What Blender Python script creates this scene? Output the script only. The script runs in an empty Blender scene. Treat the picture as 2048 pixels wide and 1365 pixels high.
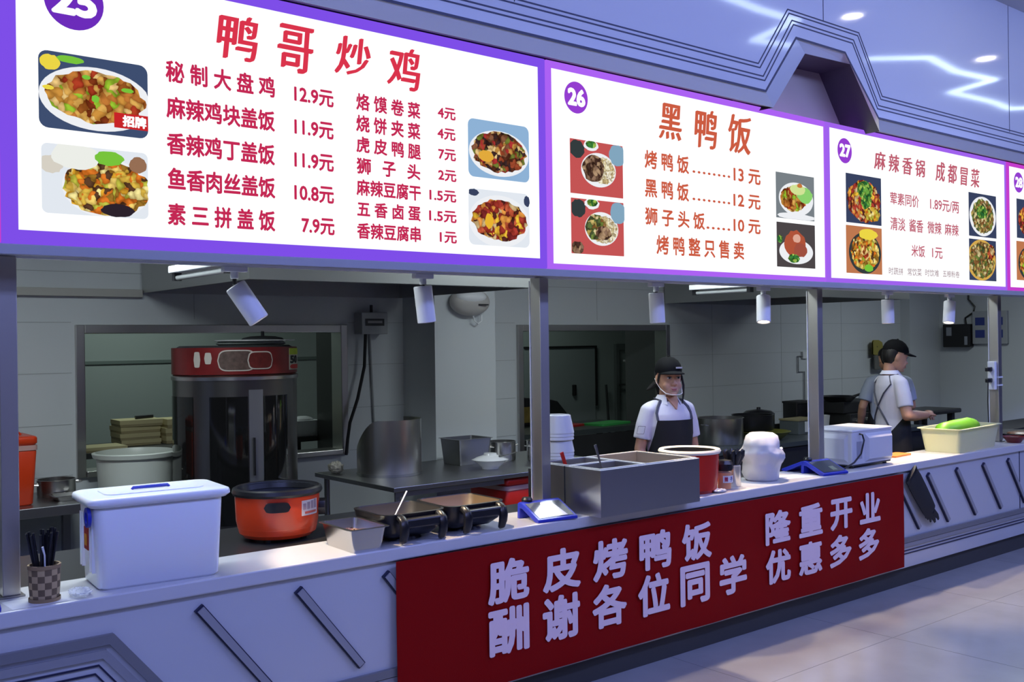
import bpy, bmesh, math, random
from mathutils import Vector, Matrix
random.seed(7)
R = math.radians
SC = bpy.context.scene
COL = SC.collection

# ---------------------------------------------------------------- camera
cam_d = bpy.data.cameras.new('camera')
cam_d.sensor_width = 36.0
cam_d.lens = 36.0 * 2000.0 / 2048.0
cam_d.clip_end = 200
cam = bpy.data.objects.new('camera', cam_d)
COL.objects.link(cam)
yaw = math.atan2(2460, 2000)
fwd = Vector((math.cos(yaw), math.sin(yaw), 0))
rgt = Vector((math.sin(yaw), -math.cos(yaw), 0))
upv = Vector((0, 0, 1))
ro = 0.0131
rx = rgt * math.cos(ro) - upv * math.sin(ro)
ux = rgt * math.sin(ro) + upv * math.cos(ro)
mw = Matrix((rx, ux, -fwd)).transposed().to_4x4()
mw.translation = Vector((0, -3.61, 1.717))
cam.matrix_world = mw
SC.camera = cam
# ---------------------------------------------------------------- exposure, world
SC.view_settings.view_transform = 'Standard'
SC.view_settings.look = 'None'
SC.view_settings.gamma = 1.0
SC.view_settings.use_curve_mapping = False
SC.view_settings.exposure = 0.0
W = bpy.data.worlds.new('world')
SC.world = W
W.use_nodes = True
W.node_tree.nodes['Background'].inputs[0].default_value = (0.35, 0.42, 0.9, 1)
W.node_tree.nodes['Background'].inputs[1].default_value = 0.05

def area(name, loc, size, power, color, rot=(0, 0, 0), sy=None):
    l = bpy.data.lights.new(name, 'AREA')
    l.energy = power
    l.color = color
    l.size = size
    if sy:
        l.shape = 'RECTANGLE'
        l.size_y = sy
    o = bpy.data.objects.new(name, l)
    o.location = loc
    o.rotation_euler = rot
    COL.objects.link(o)
    return o
BLUE = (0.30, 0.38, 1.0)
for k, xx in enumerate((-1.0, 5.0, 11.0)):
    area('hall_panel_light', (xx, -5.4, 4.12), 4.5, 70, BLUE, sy=2.4)
    area('fascia_fill_light', (xx, -3.3, 4.05), 4.5, 105, BLUE, rot=(R(74), 0, 0), sy=0.4)  # unseen fill lamps, added to brighten the fascia
NEU = (0.86, 0.97, 1.0)
for xx, yy, pw in ((1.2, 0.9, 46), (4.6, 0.9, 32), (7.0, 0.9, 15), (10.6, 1.2, 25)):
    area('kitchen_tube_light', (xx, yy, 2.68), 1.2, pw, NEU, sy=0.25)
for xx, pw in ((3.0, 12), (7.4, 7)):
    area('back_room_tube_light', (xx, 4.9, 2.66), 1.2, pw, (0.82, 1.0, 0.93), sy=0.25)

# ---------------------------------------------------------------- colours and materials
def lin(c):
    c /= 255.0
    return c / 12.92 if c <= 0.04045 else ((c + 0.055) / 1.055) ** 2.4
def S(r, g, b):
    return (lin(r), lin(g), lin(b), 1.0)
MATS = {}
def mat(name, col, rough=0.5, metal=0.0, spec=None, coat=0.0, trans=0.0, alpha=1.0, bump=0.0, bscale=40.0, var=0.0, stretch=None, ior=None, sss=0.0):
    if name in MATS:
        return MATS[name]
    m = bpy.data.materials.new(name)
    m.use_nodes = True
    nt = m.node_tree
    b = nt.nodes['Principled BSDF']
    b.inputs['Base Color'].default_value = col
    b.inputs['Roughness'].default_value = rough
    b.inputs['Metallic'].default_value = metal
    if spec is not None:
        b.inputs['Specular IOR Level'].default_value = spec
    if coat:
        b.inputs['Coat Weight'].default_value = coat
        b.inputs['Coat Roughness'].default_value = 0.05
    if trans:
        b.inputs['Transmission Weight'].default_value = trans
    if ior:
        b.inputs['IOR'].default_value = ior
    if sss:
        b.inputs['Subsurface Weight'].default_value = sss
        b.inputs['Subsurface Radius'].default_value = (0.02, 0.01, 0.006)
    if alpha < 1:
        b.inputs['Alpha'].default_value = alpha
    if bump or var:
        tc = nt.nodes.new('ShaderNodeTexCoord')
        mp = nt.nodes.new('ShaderNodeMapping')
        nt.links.new(tc.outputs['Object'], mp.inputs[0])
        if stretch:
            mp.inputs['Scale'].default_value = stretch
        nz = nt.nodes.new('ShaderNodeTexNoise')
        nz.inputs['Scale'].default_value = bscale
        nz.inputs['Detail'].default_value = 4
        nt.links.new(mp.outputs[0], nz.inputs['Vector'])
        if bump:
            bp = nt.nodes.new('ShaderNodeBump')
            bp.inputs['Strength'].default_value = bump
            bp.inputs['Distance'].default_value = 0.01
            nt.links.new(nz.outputs[0], bp.inputs['Height'])
            nt.links.new(bp.outputs[0], b.inputs['Normal'])
        if var:
            mx = nt.nodes.new('ShaderNodeMixRGB')
            mx.inputs[1].default_value = tuple(c * (1 - var) for c in col[:3]) + (1,)
            mx.inputs[2].default_value = tuple(min(1, c * (1 + var)) for c in col[:3]) + (1,)
            nt.links.new(nz.outputs[0], mx.inputs[0])
            nt.links.new(mx.outputs[0], b.inputs['Base Color'])
    MATS[name] = m
    return m
def emat(name, col, s=1.0):
    if name in MATS:
        return MATS[name]
    m = bpy.data.materials.new(name)
    m.use_nodes = True
    nt = m.node_tree
    nt.nodes.clear()
    e = nt.nodes.new('ShaderNodeEmission')
    e.inputs[0].default_value = col
    e.inputs[1].default_value = s
    o = nt.nodes.new('ShaderNodeOutputMaterial')
    nt.links.new(e.outputs[0], o.inputs[0])
    MATS[name] = m
    return m
def food_mat(name, cols, scale=60.0, emit=True, s=1.0):
    m = bpy.data.materials.new(name)
    m.use_nodes = True
    nt = m.node_tree
    b = nt.nodes['Principled BSDF']
    tc = nt.nodes.new('ShaderNodeTexCoord')
    nz = nt.nodes.new('ShaderNodeTexNoise')
    nz.inputs['Scale'].default_value = scale * 0.5
    mx = nt.nodes.new('ShaderNodeMixRGB')
    mx.inputs[0].default_value = 0.06
    nt.links.new(tc.outputs['Object'], nz.inputs['Vector'])
    nt.links.new(tc.outputs['Object'], mx.inputs[1])
    nt.links.new(nz.outputs['Color'], mx.inputs[2])
    vo = nt.nodes.new('ShaderNodeTexVoronoi')
    vo.inputs['Scale'].default_value = scale
    nt.links.new(mx.outputs[0], vo.inputs['Vector'])
    sep = nt.nodes.new('ShaderNodeSeparateColor')
    nt.links.new(vo.outputs['Color'], sep.inputs[0])
    cr = nt.nodes.new('ShaderNodeValToRGB')
    cr.color_ramp.interpolation = 'CONSTANT'
    els = cr.color_ramp.elements
    while len(els) < len(cols):
        els.new(0.5)
    for i, c in enumerate(cols):
        els[i].position = i / len(cols)
        els[i].color = S(*c)
    nt.links.new(sep.outputs[0], cr.inputs[0])
    m2 = nt.nodes.new('ShaderNodeMixRGB')
    m2.blend_type = 'MULTIPLY'
    m2.inputs[0].default_value = 0.8
    c2 = nt.nodes.new('ShaderNodeValToRGB')
    c2.color_ramp.elements[0].color = (1.15, 1.15, 1.15, 1)
    c2.color_ramp.elements[0].position = 0.25
    c2.color_ramp.elements[1].color = (0.35, 0.28, 0.22, 1)
    c2.color_ramp.elements[1].position = 0.8
    nt.links.new(vo.outputs['Distance'], c2.inputs[0])
    nt.links.new(cr.outputs[0], m2.inputs[1])
    nt.links.new(c2.outputs[0], m2.inputs[2])
    if emit:
        e = nt.nodes.new('ShaderNodeEmission')
        e.inputs[1].default_value = s
        nt.links.new(m2.outputs[0], e.inputs[0])
        nt.links.new(e.outputs[0], nt.nodes['Material Output'].inputs[0])
    else:
        nt.links.new(m2.outputs[0], b.inputs['Base Color'])
        b.inputs['Roughness'].default_value = 0.35
    return m

STEEL = mat('brushed_steel', (0.50, 0.49, 0.48, 1), 0.3, 1.0, bump=0.04, bscale=60, stretch=(1, 1, 0.05))
STEELD = mat('dull_steel', (0.36, 0.36, 0.37, 1), 0.35, 1.0, bump=0.05, bscale=30)
STEELB = mat('bright_steel', (0.55, 0.54, 0.52, 1), 0.27, 1.0)
POSTM = mat('post_steel', (0.64, 0.61, 0.57, 1), 0.38, 1.0, bump=0.03, bscale=40, stretch=(1, 1, 0.05))
BLACKP = mat('black_plastic', (0.012, 0.012, 0.014, 1), 0.3)
BLACKM = mat('black_matte', (0.012, 0.012, 0.013, 1), 0.7)
DARK = mat('dark_grey', (0.035, 0.037, 0.04, 1), 0.5)
WHITEP = mat('white_plastic', (0.75, 0.76, 0.78, 1), 0.35)
WHITEG = mat('white_gloss', (0.72, 0.73, 0.75, 1), 0.12, coat=0.3)
CERAM = mat('white_ceramic', (0.7, 0.7, 0.7, 1), 0.15)
ORANGE = mat('orange_red_enamel', (0.72, 0.055, 0.012, 1), 0.25, coat=0.3)
REDP = mat('red_plastic', (0.55, 0.02, 0.012, 1), 0.3)
BLUEP = mat('blue_plastic', (0.02, 0.035, 0.42, 1), 0.3)
TILE = mat('wall_panel_white', (0.60, 0.63, 0.65, 1), 0.22)
GROUT = mat('panel_joint', (0.36, 0.38, 0.39, 1), 0.6)

# ---------------------------------------------------------------- mesh builder
class MB:
    def __init__(s):
        s.v = []; s.f = []; s.m = []
        s.T = None
    def add(s, vs, fs, mi=0):
        n = len(s.v)
        if s.T is not None:
            vs = [s.T @ Vector(p) for p in vs]
        s.v += [tuple(p) for p in vs]
        s.f += [tuple(i + n for i in f) for f in fs]
        s.m += [mi] * len(fs)
        return s
    def box(s, x0, x1, y0, y1, z0, z1, mi=0):
        vs = [(x, y, z) for z in (z0, z1) for y in (y0, y1) for x in (x0, x1)]
        return s.add(vs, [(0, 2, 3, 1), (4, 5, 7, 6), (0, 1, 5, 4), (2, 6, 7, 3), (0, 4, 6, 2), (1, 3, 7, 5)], mi)
    def rbox(s, x0, x1, y0, y1, z0, z1, r=0.02, mi=0, taper=0.0, n=4, ed=0.0):
        """box with rounded vertical corners; taper shrinks the bottom"""
        def ring(z, ins):
            out = []
            rr = max(0.001, r)
            for cx, cy, a0 in ((x1 - ins - rr, y1 - ins - rr, 0), (x0 + ins + rr, y1 - ins - rr, 90), (x0 + ins + rr, y0 + ins + rr, 180), (x1 - ins - rr, y0 + ins + rr, 270)):
                for k in range(n + 1):
                    a = R(a0 + 90 * k / n)
                    out.append((cx + rr * math.cos(a), cy + rr * math.sin(a), z))
            return out
        if ed:
            rings = [ring(z0, taper + ed), ring(z0 + ed, taper), ring(z1 - ed, 0), ring(z1 - ed * 0.3, ed * 0.3), ring(z1, ed)]
        else:
            rings = [ring(z0, taper), ring(z1, 0)]
        return s.loft(rings, mi)
    def loft(s, rings, mi=0, cap=True, closed=True):
        n = len(rings[0]); vs = [p for r_ in rings for p in r_]; fs = []
        for i in range(len(rings) - 1):
            for k in range(n if closed else n - 1):
                a = i * n + k; b = i * n + (k + 1) % n
                fs.append((a, b, b + n, a + n))
        c0, c1 = cap if isinstance(cap, tuple) else (cap, cap)
        if c0:
            fs.append(tuple(range(n - 1, -1, -1)))
        if c1:
            fs.append(tuple(range((len(rings) - 1) * n, len(rings) * n)))
        return s.add(vs, fs, mi)
    def lathe(s, prof, c=(0, 0, 0), n=28, mi=0, a0=0.0, a1=360.0, sx=1.0, sy=1.0):
        full = abs(a1 - a0) >= 360
        m = n if full else n + 1
        rings = []
        for r_, z in prof:
            rings.append([(c[0] + sx * r_ * math.cos(R(a0 + (a1 - a0) * k / n)), c[1] + sy * r_ * math.sin(R(a0 + (a1 - a0) * k / n)), c[2] + z) for k in range(m)])
        return s.loft(rings, mi, cap=(full and prof[0][0] < 0.005, full and prof[-1][0] < 0.005), closed=full)
    def cyl(s, p0, p1, r0, r1=None, n=16, mi=0):
        return s.tube([p0, p1], [r0, r0 if r1 is None else r1], n, mi)
    def tube(s, pts, r, n=10, mi=0, flat=1.0):
        P = [Vector(p) for p in pts]
        if not isinstance(r, (list, tuple)):
            r = [r] * len(P)
        rings = []; up = None
        for i, p in enumerate(P):
            t = (P[min(i + 1, len(P) - 1)] - P[max(i - 1, 0)]).normalized()
            if up is None:
                up = Vector((0, 0, 1)) if abs(t.z) < 0.9 else Vector((0, 1, 0))
            a = t.cross(up)
            if a.length < 1e-5:
                a = t.cross(Vector((1, 0, 0)))
            a.normalize(); b = a.cross(t).normalized(); up = b
            rings.append([tuple(p + a * (r[i] * math.cos(2 * math.pi * k / n)) + b * (flat * r[i] * math.sin(2 * math.pi * k / n))) for k in range(n)])
        return s.loft(rings, mi)
    def ell(s, c, rx_, ry_, rz_, n=16, m=10, mi=0, rot=None):
        rings = []
        for j in range(1, m):
            th = math.pi * j / m - math.pi / 2
            rings.append([Vector((rx_ * math.cos(th) * math.cos(2 * math.pi * k / n), ry_ * math.cos(th) * math.sin(2 * math.pi * k / n), rz_ * math.sin(th))) for k in range(n)])
        if rot is not None:
            rings = [[rot @ p for p in q] for q in rings]
        rings = [[tuple(p + Vector(c)) for p in q] for q in rings]
        return s.loft(rings, mi)
    def prism(s, poly, y0, y1, mi=0, ax='y'):
        """poly (a, b) extruded along an axis: y -> (x,z), x -> (y,z), z -> (x,y)"""
        def pt(a, b, c):
            return (a, c, b) if ax == 'y' else ((c, a, b) if ax == 'x' else (a, b, c))
        n = len(poly)
        vs = [pt(a, b, y0) for a, b in poly] + [pt(a, b, y1) for a, b in poly]
        fs = [tuple(range(n)), tuple(range(2 * n - 1, n - 1, -1))] + [(k, k + n, (k + 1) % n + n, (k + 1) % n) for k in range(n)]
        return s.add(vs, fs, mi)
    def ribbon(s, pts, w, y0, y1, mi=0):
        """mitred strip following (x, z) points"""
        L = []; Q = []
        for i, p in enumerate(pts):
            d0 = Vector(pts[i]) - Vector(pts[i - 1]) if i else Vector(pts[1]) - Vector(pts[0])
            d1 = Vector(pts[i + 1]) - Vector(pts[i]) if i < len(pts) - 1 else d0
            d0.normalize(); d1.normalize()
            n0 = Vector((-d0.y, d0.x)); n1 = Vector((-d1.y, d1.x))
            nn = (n0 + n1).normalized(); k = w / 2 / max(0.3, nn.dot(n0))
            L.append(Vector(p) + nn * k); Q.append(Vector(p) - nn * k)
        for i in range(len(pts) - 1):
            s.prism([tuple(L[i]), tuple(L[i + 1]), tuple(Q[i + 1]), tuple(Q[i])], y0, y1, mi)
        return s

XF = {}
def link_mesh(name, mb, mats, parent=None, smooth=30, world=False, bevel=0.0, subs=0):
    me = bpy.data.meshes.new(name)
    vs = mb.v
    if world and parent is not None:
        inv = XF[parent].inverted()
        vs = [tuple(inv @ Vector(p)) for p in vs]
    me.from_pydata(vs, [], mb.f)
    if not isinstance(mats, (list, tuple)):
        mats = [mats]
    for m in mats:
        me.materials.append(m)
    if len(mats) > 1:
        me.polygons.foreach_set('material_index', mb.m)
    bm = bmesh.new(); bm.from_mesh(me)
    bmesh.ops.recalc_face_normals(bm, faces=bm.faces)
    if bevel:
        es = [e for e in bm.edges if len(e.link_faces) == 2 and e.calc_face_angle(0) > R(35)]
        bmesh.ops.bevel(bm, geom=es, offset=bevel, segments=2, profile=0.5, affect='EDGES', clamp_overlap=True)
    if smooth and not bevel:
        for f in bm.faces:
            f.smooth = True
        for e in bm.edges:
            if len(e.link_faces) == 2 and e.calc_face_angle(0) > R(smooth):
                e.smooth = False
    bm.to_mesh(me); bm.free()
    o = bpy.data.objects.new(name, me)
    COL.objects.link(o)
    if parent is not None:
        o.parent = parent
        XF[o] = XF[parent]
    else:
        XF[o] = Matrix.Identity(4)
    return o
def tag(o, label, cat=None, group=None, kind=None):
    if label:
        o['label'] = label
    if cat:
        o['category'] = cat
    if group:
        o['group'] = group
    if kind:
        o['kind'] = kind
    return o
def thing(name, label, cat, loc=(0, 0, 0), rz=0.0, group=None):
    o = bpy.data.objects.new(name, None)
    o.empty_display_size = 0.05
    COL.objects.link(o)
    o.location = loc
    o.rotation_euler = (0, 0, R(rz))
    XF[o] = Matrix.Translation(Vector(loc)) @ Matrix.Rotation(R(rz), 4, 'Z')
    return tag(o, label, cat, group)
def single(name, mb, mats, label, cat, loc=(0, 0, 0), rz=0.0, group=None, **k):
    o = link_mesh(name, mb, mats, None, **k)
    o.location = loc
    o.rotation_euler = (0, 0, R(rz))
    XF[o] = Matrix.Translation(Vector(loc)) @ Matrix.Rotation(R(rz), 4, 'Z')
    return tag(o, label, cat, group)
def struct(name, mb, mats, **k):
    o = link_mesh(name, mb, mats, None, **k)
    o['kind'] = 'structure'
    return o
def dup(root, loc, rz=0.0, label=None):
    r_ = root.copy(); COL.objects.link(r_)
    r_.location = loc; r_.rotation_euler = (0, 0, R(rz))
    if label:
        r_['label'] = label
    for ch in root.children:
        c = ch.copy(); COL.objects.link(c); c.parent = r_
        for g in ch.children:
            d = g.copy(); COL.objects.link(d); d.parent = c
    return r_

# ---------------------------------------------------------------- lettering
def text_geo(body, bold=0.0, shear=0.0, nib=None):
    c = bpy.data.curves.new('lettering', 'FONT')
    c.body = body; c.size = 1.0; c.dimensions = '2D'; c.resolution_u = 3; c.shear = shear
    o = bpy.data.objects.new('lettering', c)
    COL.objects.link(o)
    dg = bpy.context.evaluated_depsgraph_get()
    me = bpy.data.meshes.new_from_object(o.evaluated_get(dg))
    V0 = [(v.co.x, v.co.y) for v in me.vertices]
    F0 = [tuple(p.vertices) for p in me.polygons]
    bpy.data.objects.remove(o); bpy.data.curves.remove(c); bpy.data.meshes.remove(me)
    offs = [(0, 0)]
    if bold:
        offs += [(bold * math.cos(k * math.pi / 4), bold * math.sin(k * math.pi / 4)) for k in range(8)] if bold < 0.034 else [(bold * math.cos(k * math.pi / 8), bold * math.sin(k * math.pi / 8)) for k in range(16)]
    if nib:
        ax, ay, k0 = nib
        offs = [(ax * t, ay * t) for t in [i / k0 for i in range(-k0, k0 + 1)]]
    V = []; F = []
    for i, (dx, dy) in enumerate(offs):
        n = len(V)
        V += [(x + dx, y + dy, i * 0.00012) for x, y in V0]
        F += [tuple(i + n for i in f) for f in F0]
    return V, F
def fit_text(body, x0, x1, z0, z1, y, bold=0.0, shear=0.0, nib=None, mb=None, mi=0):
    V, F = text_geo(body, bold, shear, nib)
    ax = min(v[0] for v in V); bx = max(v[0] for v in V)
    az = min(v[1] for v in V); bz = max(v[1] for v in V)
    mb = mb or MB()
    mb.add([(x0 + (vx - ax) / (bx - ax) * (x1 - x0), y - vd, z0 + (vy - az) / (bz - az) * (z1 - z0)) for vx, vy, vd in V], F, mi)
    return mb
# ================================================================ setting
FLOORM = mat('polished_floor', (0.36, 0.36, 0.37, 1), 0.16, bump=0.015, bscale=3, var=0.18)
f = MB().box(-8, 24, -10, 0.06, -0.05, 0)
struct('floor', f, FLOORM, smooth=0)
f = MB()
for k in range(-6, 24):
    f.box(k * 1.2 + 0.45, k * 1.2 + 0.453, -10, 0.05, 0, 0.0006)
for k in range(0, 9):
    f.box(-8, 24, -0.55 - k * 1.2, -0.547 - k * 1.2, 0, 0.0006)
struct('trim_floor_joint', f, mat('floor_joint', (0.16, 0.16, 0.17, 1), 0.6), smooth=0)
struct('floor_kitchen', MB().box(-3, 14, 0.06, 7.2, -0.05, 0), mat('kitchen_floor', (0.10, 0.10, 0.105, 1), 0.4, var=0.2), smooth=0)
struct('ceiling', MB().box(-8, 24, -10, -0.15, 4.19, 4.3), mat('hall_ceiling', (0.62, 0.62, 0.64, 1), 0.7), smooth=0)
HW = mat('hall_wall', (0.30, 0.24, 0.19, 1), 0.6)
struct('wall_hall_back', MB().box(-8, 24, -10.1, -10, 0, 4.3), HW, smooth=0)
struct('wall_hall_left', MB().box(-8.1, -8, -10, 0.1, 0, 4.3), HW, smooth=0)
struct('wall_hall_right', MB().box(24, 24.1, -10, 0.1, 0, 4.3), HW, smooth=0)
struct('ceiling_kitchen', MB().box(-3, 14, 0.12, 7.2, 2.72, 2.8), mat('kitchen_ceiling', (0.45, 0.46, 0.46, 1), 0.7), smooth=0)
# back wall of the stalls with two serving hatches
YB = 3.25
w = MB()
def wseg(x0, x1, z0, z1):
    w.box(x0, x1, YB, YB + 0.1, z0, z1)
wseg(-3, 1.905, 0, 2.72); wseg(3.904, 5.631, 0, 2.72); wseg(7.608, 12.8, 0, 2.72)
wseg(1.905, 3.904, 1.86, 2.72); wseg(1.905, 3.904, 0, 0.86)
wseg(5.631, 7.608, 1.86, 2.72); wseg(5.631, 7.608, 0, 0.45)
struct('wall_back', w, TILE, smooth=0)
j = MB()
def solid(x, z):
    return not ((1.86 < x < 3.95 or 5.58 < x < 7.66) and 0.8 < z < 1.91)
for z in (0.88, 1.21, 1.545, 1.875, 2.205, 2.535):
    for a, b in ((-3, 1.88), (1.88, 3.93), (3.93, 4.438), (5.04, 5.61), (5.61, 7.63), (7.63, 12.05)):
        if solid((a + b) / 2, z):
            j.box(a, b, YB - 0.0015, YB, z, z + 0.004)
for x, za, zb in ((0.95, 0.8, 2.72), (2.7, 1.9, 2.72), (5.35, 0.8, 2.72), (6.62, 1.9, 2.72), (8.3, 0.8, 2.72), (9.5, 0.8, 2.72), (10.7, 0.8, 2.72)):
    j.box(x, x + 0.004, YB - 0.0015, YB, za, zb)
struct('trim_wall_joint', j, GROUT, smooth=0)
struct('wall_pillar', MB().box(4.438, 5.036, 2.8, YB, 0, 2.72), TILE, smooth=0)
struct('wall_pilaster', MB().box(12.05, 12.8, 3.12, YB, 0, 2.72), TILE, smooth=0)
struct('wall_right', MB().box(12.8, 12.9, 0.6, 7.2, 0, 2.72), TILE, smooth=0)
struct('wall_left', MB().box(-3.1, -3, 0.1, 7.2, 0, 2.8), TILE, smooth=0)
BR = mat('back_room_wall', (0.42, 0.47, 0.46, 1), 0.4)
struct('wall_back_room', MB().box(-3, 13, 6.0, 6.1, 0, 2.72), BR, smooth=0)
struct('trim_back_room', MB().box(-3, 8, 5.985, 6.0, 1.55, 1.58).box(8, 13, 5.99, 6.0, 0.05, 0.08), mat('green_grey_trim', (0.18, 0.22, 0.21, 1), 0.5), smooth=0)
struct('wall_partition', MB().box(7.74, 7.8, 3.36, 3.98, 0, 2.72), mat('dark_partition', (0.10, 0.105, 0.105, 1), 0.5), smooth=0)
# steel hatch frames
def hatch(n, x0, x1, z0, z1):
    m = MB()
    t = 0.052
    m.box(x0 - 0.004, x0 + t, YB - 0.03, YB + 0.13, z0, z1)
    m.box(x1 - t, x1 + 0.004, YB - 0.03, YB + 0.13, z0, z1)
    m.box(x0 + t, x1 - t, YB - 0.028, YB + 0.13, z1 - 0.058, z1)
    m.box(x0 + t, x1 - t, YB - 0.05, YB + 0.16, z0, z0 + 0.04)
    struct('window_%d' % n, m, STEEL, smooth=0, bevel=0.004)
hatch(1, 1.905, 3.904, 0.86, 1.86)
hatch(2, 5.631, 7.608, 0.45, 1.86)
# cable tray along the wall
single('cable_tray', MB().box(-2.9, 2.33, YB - 0.05, YB - 0.001, 2.045, 2.097), mat('beige_tray', (0.42, 0.41, 0.38, 1), 0.5), 'long beige cable trunking running along the wall above the left hatch', 'trunking', smooth=0, bevel=0.004)
# beam over the opening and wall behind the signs
struct('trim_beam', MB().box(-3, 14, 0.0, 0.04, 2.026, 2.0615).box(-3, 14, 0.04, 0.30, 2.046, 2.0615), mat('beam_grey', (0.40, 0.40, 0.43, 1), 0.35), smooth=0, bevel=0.003)
struct('wall_header', MB().box(-3, 14, 0.15, 0.25, 2.062, 4.3), mat('header_grey', (0.22, 0.22, 0.23, 1), 0.6), smooth=0)

# ---------------------------------------------------------------- fascia above the signs
FAS = mat('fascia_gloss_panel', (0.60, 0.62, 0.64, 1), 0.09, coat=0.4, bump=0.012, bscale=1.6)
FASD = mat('fascia_groove', (0.012, 0.014, 0.05, 1), 0.5)
YF = -0.15
PER = 6.75
def notch_path(z0, xl, xlt, xrt, xr, zt, xa=-3.0, xb=19.0):
    return [(xa, z0), (xl, z0), (xlt, zt), (xrt, zt), (xr, z0), (xb, z0)]
mould = notch_path(3.108, 4.68, 4.974, 5.478, 5.847, 3.462)
inner = [(-3.0, 3.043), (4.816, 3.043), (5.134, 3.409), (5.650, 3.425), (5.941, 3.043), (19.0, 3.043)]
YO = -0.10
m = MB()
# front plane with the notch cut out
for q in (((-3, 3.108), (4.68, 3.108), (4.68, 4.19), (-3, 4.19)), ((4.68, 3.108), (4.974, 3.462), (4.974, 4.19), (4.68, 4.19)), ((4.974, 3.462), (5.478, 3.462), (5.478, 4.19), (4.974, 4.19)),
          ((5.478, 3.462), (5.847, 3.108), (5.847, 4.19), (5.478, 4.19)), ((5.847, 3.108), (19, 3.108), (19, 4.19), (5.847, 4.19))):
    m.add([(x, YF, z) for x, z in q], [(0, 1, 2, 3)])
# bevel from the front edge back to the opening, then the underside and the walls of the recess
n = len(mould)
m.add([(x, YF, z) for x, z in mould] + [(x, YO, z) for x, z in inner], [(i, i + 1, i + 1 + n, i + n) for i in range(n - 1)])
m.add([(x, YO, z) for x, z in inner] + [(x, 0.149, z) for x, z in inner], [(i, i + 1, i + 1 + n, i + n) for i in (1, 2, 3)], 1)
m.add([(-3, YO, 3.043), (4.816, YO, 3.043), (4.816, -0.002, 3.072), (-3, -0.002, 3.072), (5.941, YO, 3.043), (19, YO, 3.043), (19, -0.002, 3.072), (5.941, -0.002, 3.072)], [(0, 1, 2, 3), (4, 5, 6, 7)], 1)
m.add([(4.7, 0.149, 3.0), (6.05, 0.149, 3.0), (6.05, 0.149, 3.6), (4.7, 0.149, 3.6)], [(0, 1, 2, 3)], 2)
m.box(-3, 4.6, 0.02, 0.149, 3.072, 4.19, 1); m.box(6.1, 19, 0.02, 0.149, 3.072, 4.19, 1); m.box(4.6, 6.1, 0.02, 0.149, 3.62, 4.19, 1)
struct('wall_fascia', m, [FAS, mat('recess_shade', (0.06, 0.055, 0.06, 1), 0.5), mat('recess_grey', (0.50, 0.44, 0.36, 1), 0.7)], smooth=0)  # shade on the unlit recess faces and underside is put into a dark colour
g = MB()
def lines(z0, xl, xlt, xrt, xr, zt, w=0.007):
    g.ribbon(notch_path(z0, xl, xlt, xrt, xr, zt), w, YF - 0.002, YF)
lines(3.253, 4.615, 4.895, 5.632, 5.893, 3.612); lines(3.232, 4.630, 4.908, 5.620, 5.876, 3.592)
lines(3.188, 4.658, 4.935, 5.572, 5.850, 3.556); lines(3.166, 4.672, 4.949, 5.560, 5.836, 3.534)
g.ribbon(mould, 0.012, YF - 0.002, YF)
for x in (-1.95, 0.45, 2.85, 7.655, 10.05, 12.45):
    g.box(x, x + 0.004, YF - 0.002, YF, 3.24, 4.19)
g.box(5.248, 5.252, YF - 0.002, YF, 3.61, 4.19)
struct('trim_fascia', g, FASD, smooth=0)

# ---------------------------------------------------------------- hall ceiling lights (seen as reflections in the fascia)
LEDM = emat('led_strip_light', (0.62, 0.78, 1.0, 1), 9.0)
def led(pts, label):
    mm = MB()
    for a, b in zip(pts, pts[1:]):
        d = (Vector(b) - Vector(a)).normalized()
        nn = Vector((-d.y, d.x)) * 0.03
        q = [Vector(a) - d * 0.02 + nn, Vector(b) + d * 0.02 + nn, Vector(b) + d * 0.02 - nn, Vector(a) - d * 0.02 - nn]
        mm.prism([tuple(v) for v in q], 4.17, 4.19, ax='z')
    single('led_strip', mm, LEDM, label, 'ceiling light', group='zigzag ceiling lights', smooth=0)
def refl(px, py, zc=4.17):
    """ceiling spot whose mirror image in the fascia lies on this sight line"""
    d = fwd + rx * ((px - 1024) / 2000) - ux * ((py - 682.5) / 2000)
    c = Vector((0, -3.61, 1.717))
    h = c + d * ((YF - c.y) / d.y)
    d2 = Vector((d.x, -d.y, d.z))
    q = h + d2 * ((zc - h.z) / d2.z)
    return (q.x, q.y)
led([refl(*p) for p in ((1440, -8), (1515, 21), (1592, 44), (1508, 83), (1600, 97))], 'zigzag strip light on the hall ceiling opposite the notch')
led([refl(*p) for p in ((1740, 120), (1860, 118), (1910, 145), (1988, 162), (1902, 187), (1985, 206), (2020, 220), (2075, 216))], 'zigzag strip light on the hall ceiling further along')
for p, lb in (((1705, 33), 'round downlight in the hall ceiling nearer the first zigzag'), ((1972, 118), 'round downlight in the hall ceiling nearer the second zigzag')):
    q = refl(*p)
    t = thing('downlight', lb, 'ceiling light', (q[0], q[1], 4.17), 0, 'hall downlights')
    link_mesh('trim_ring', MB().lathe([(0.075, 0.0), (0.1, 0.0), (0.1, 0.02), (0.075, 0.02), (0.075, 0.0)], n=24), WHITEP, t)
    link_mesh('lens', MB().lathe([(0.001, 0.006), (0.074, 0.006), (0.074, 0.018), (0.001, 0.018)], n=24), emat('downlight_lens', (1, 0.93, 0.82, 1), 22), t)

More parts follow.
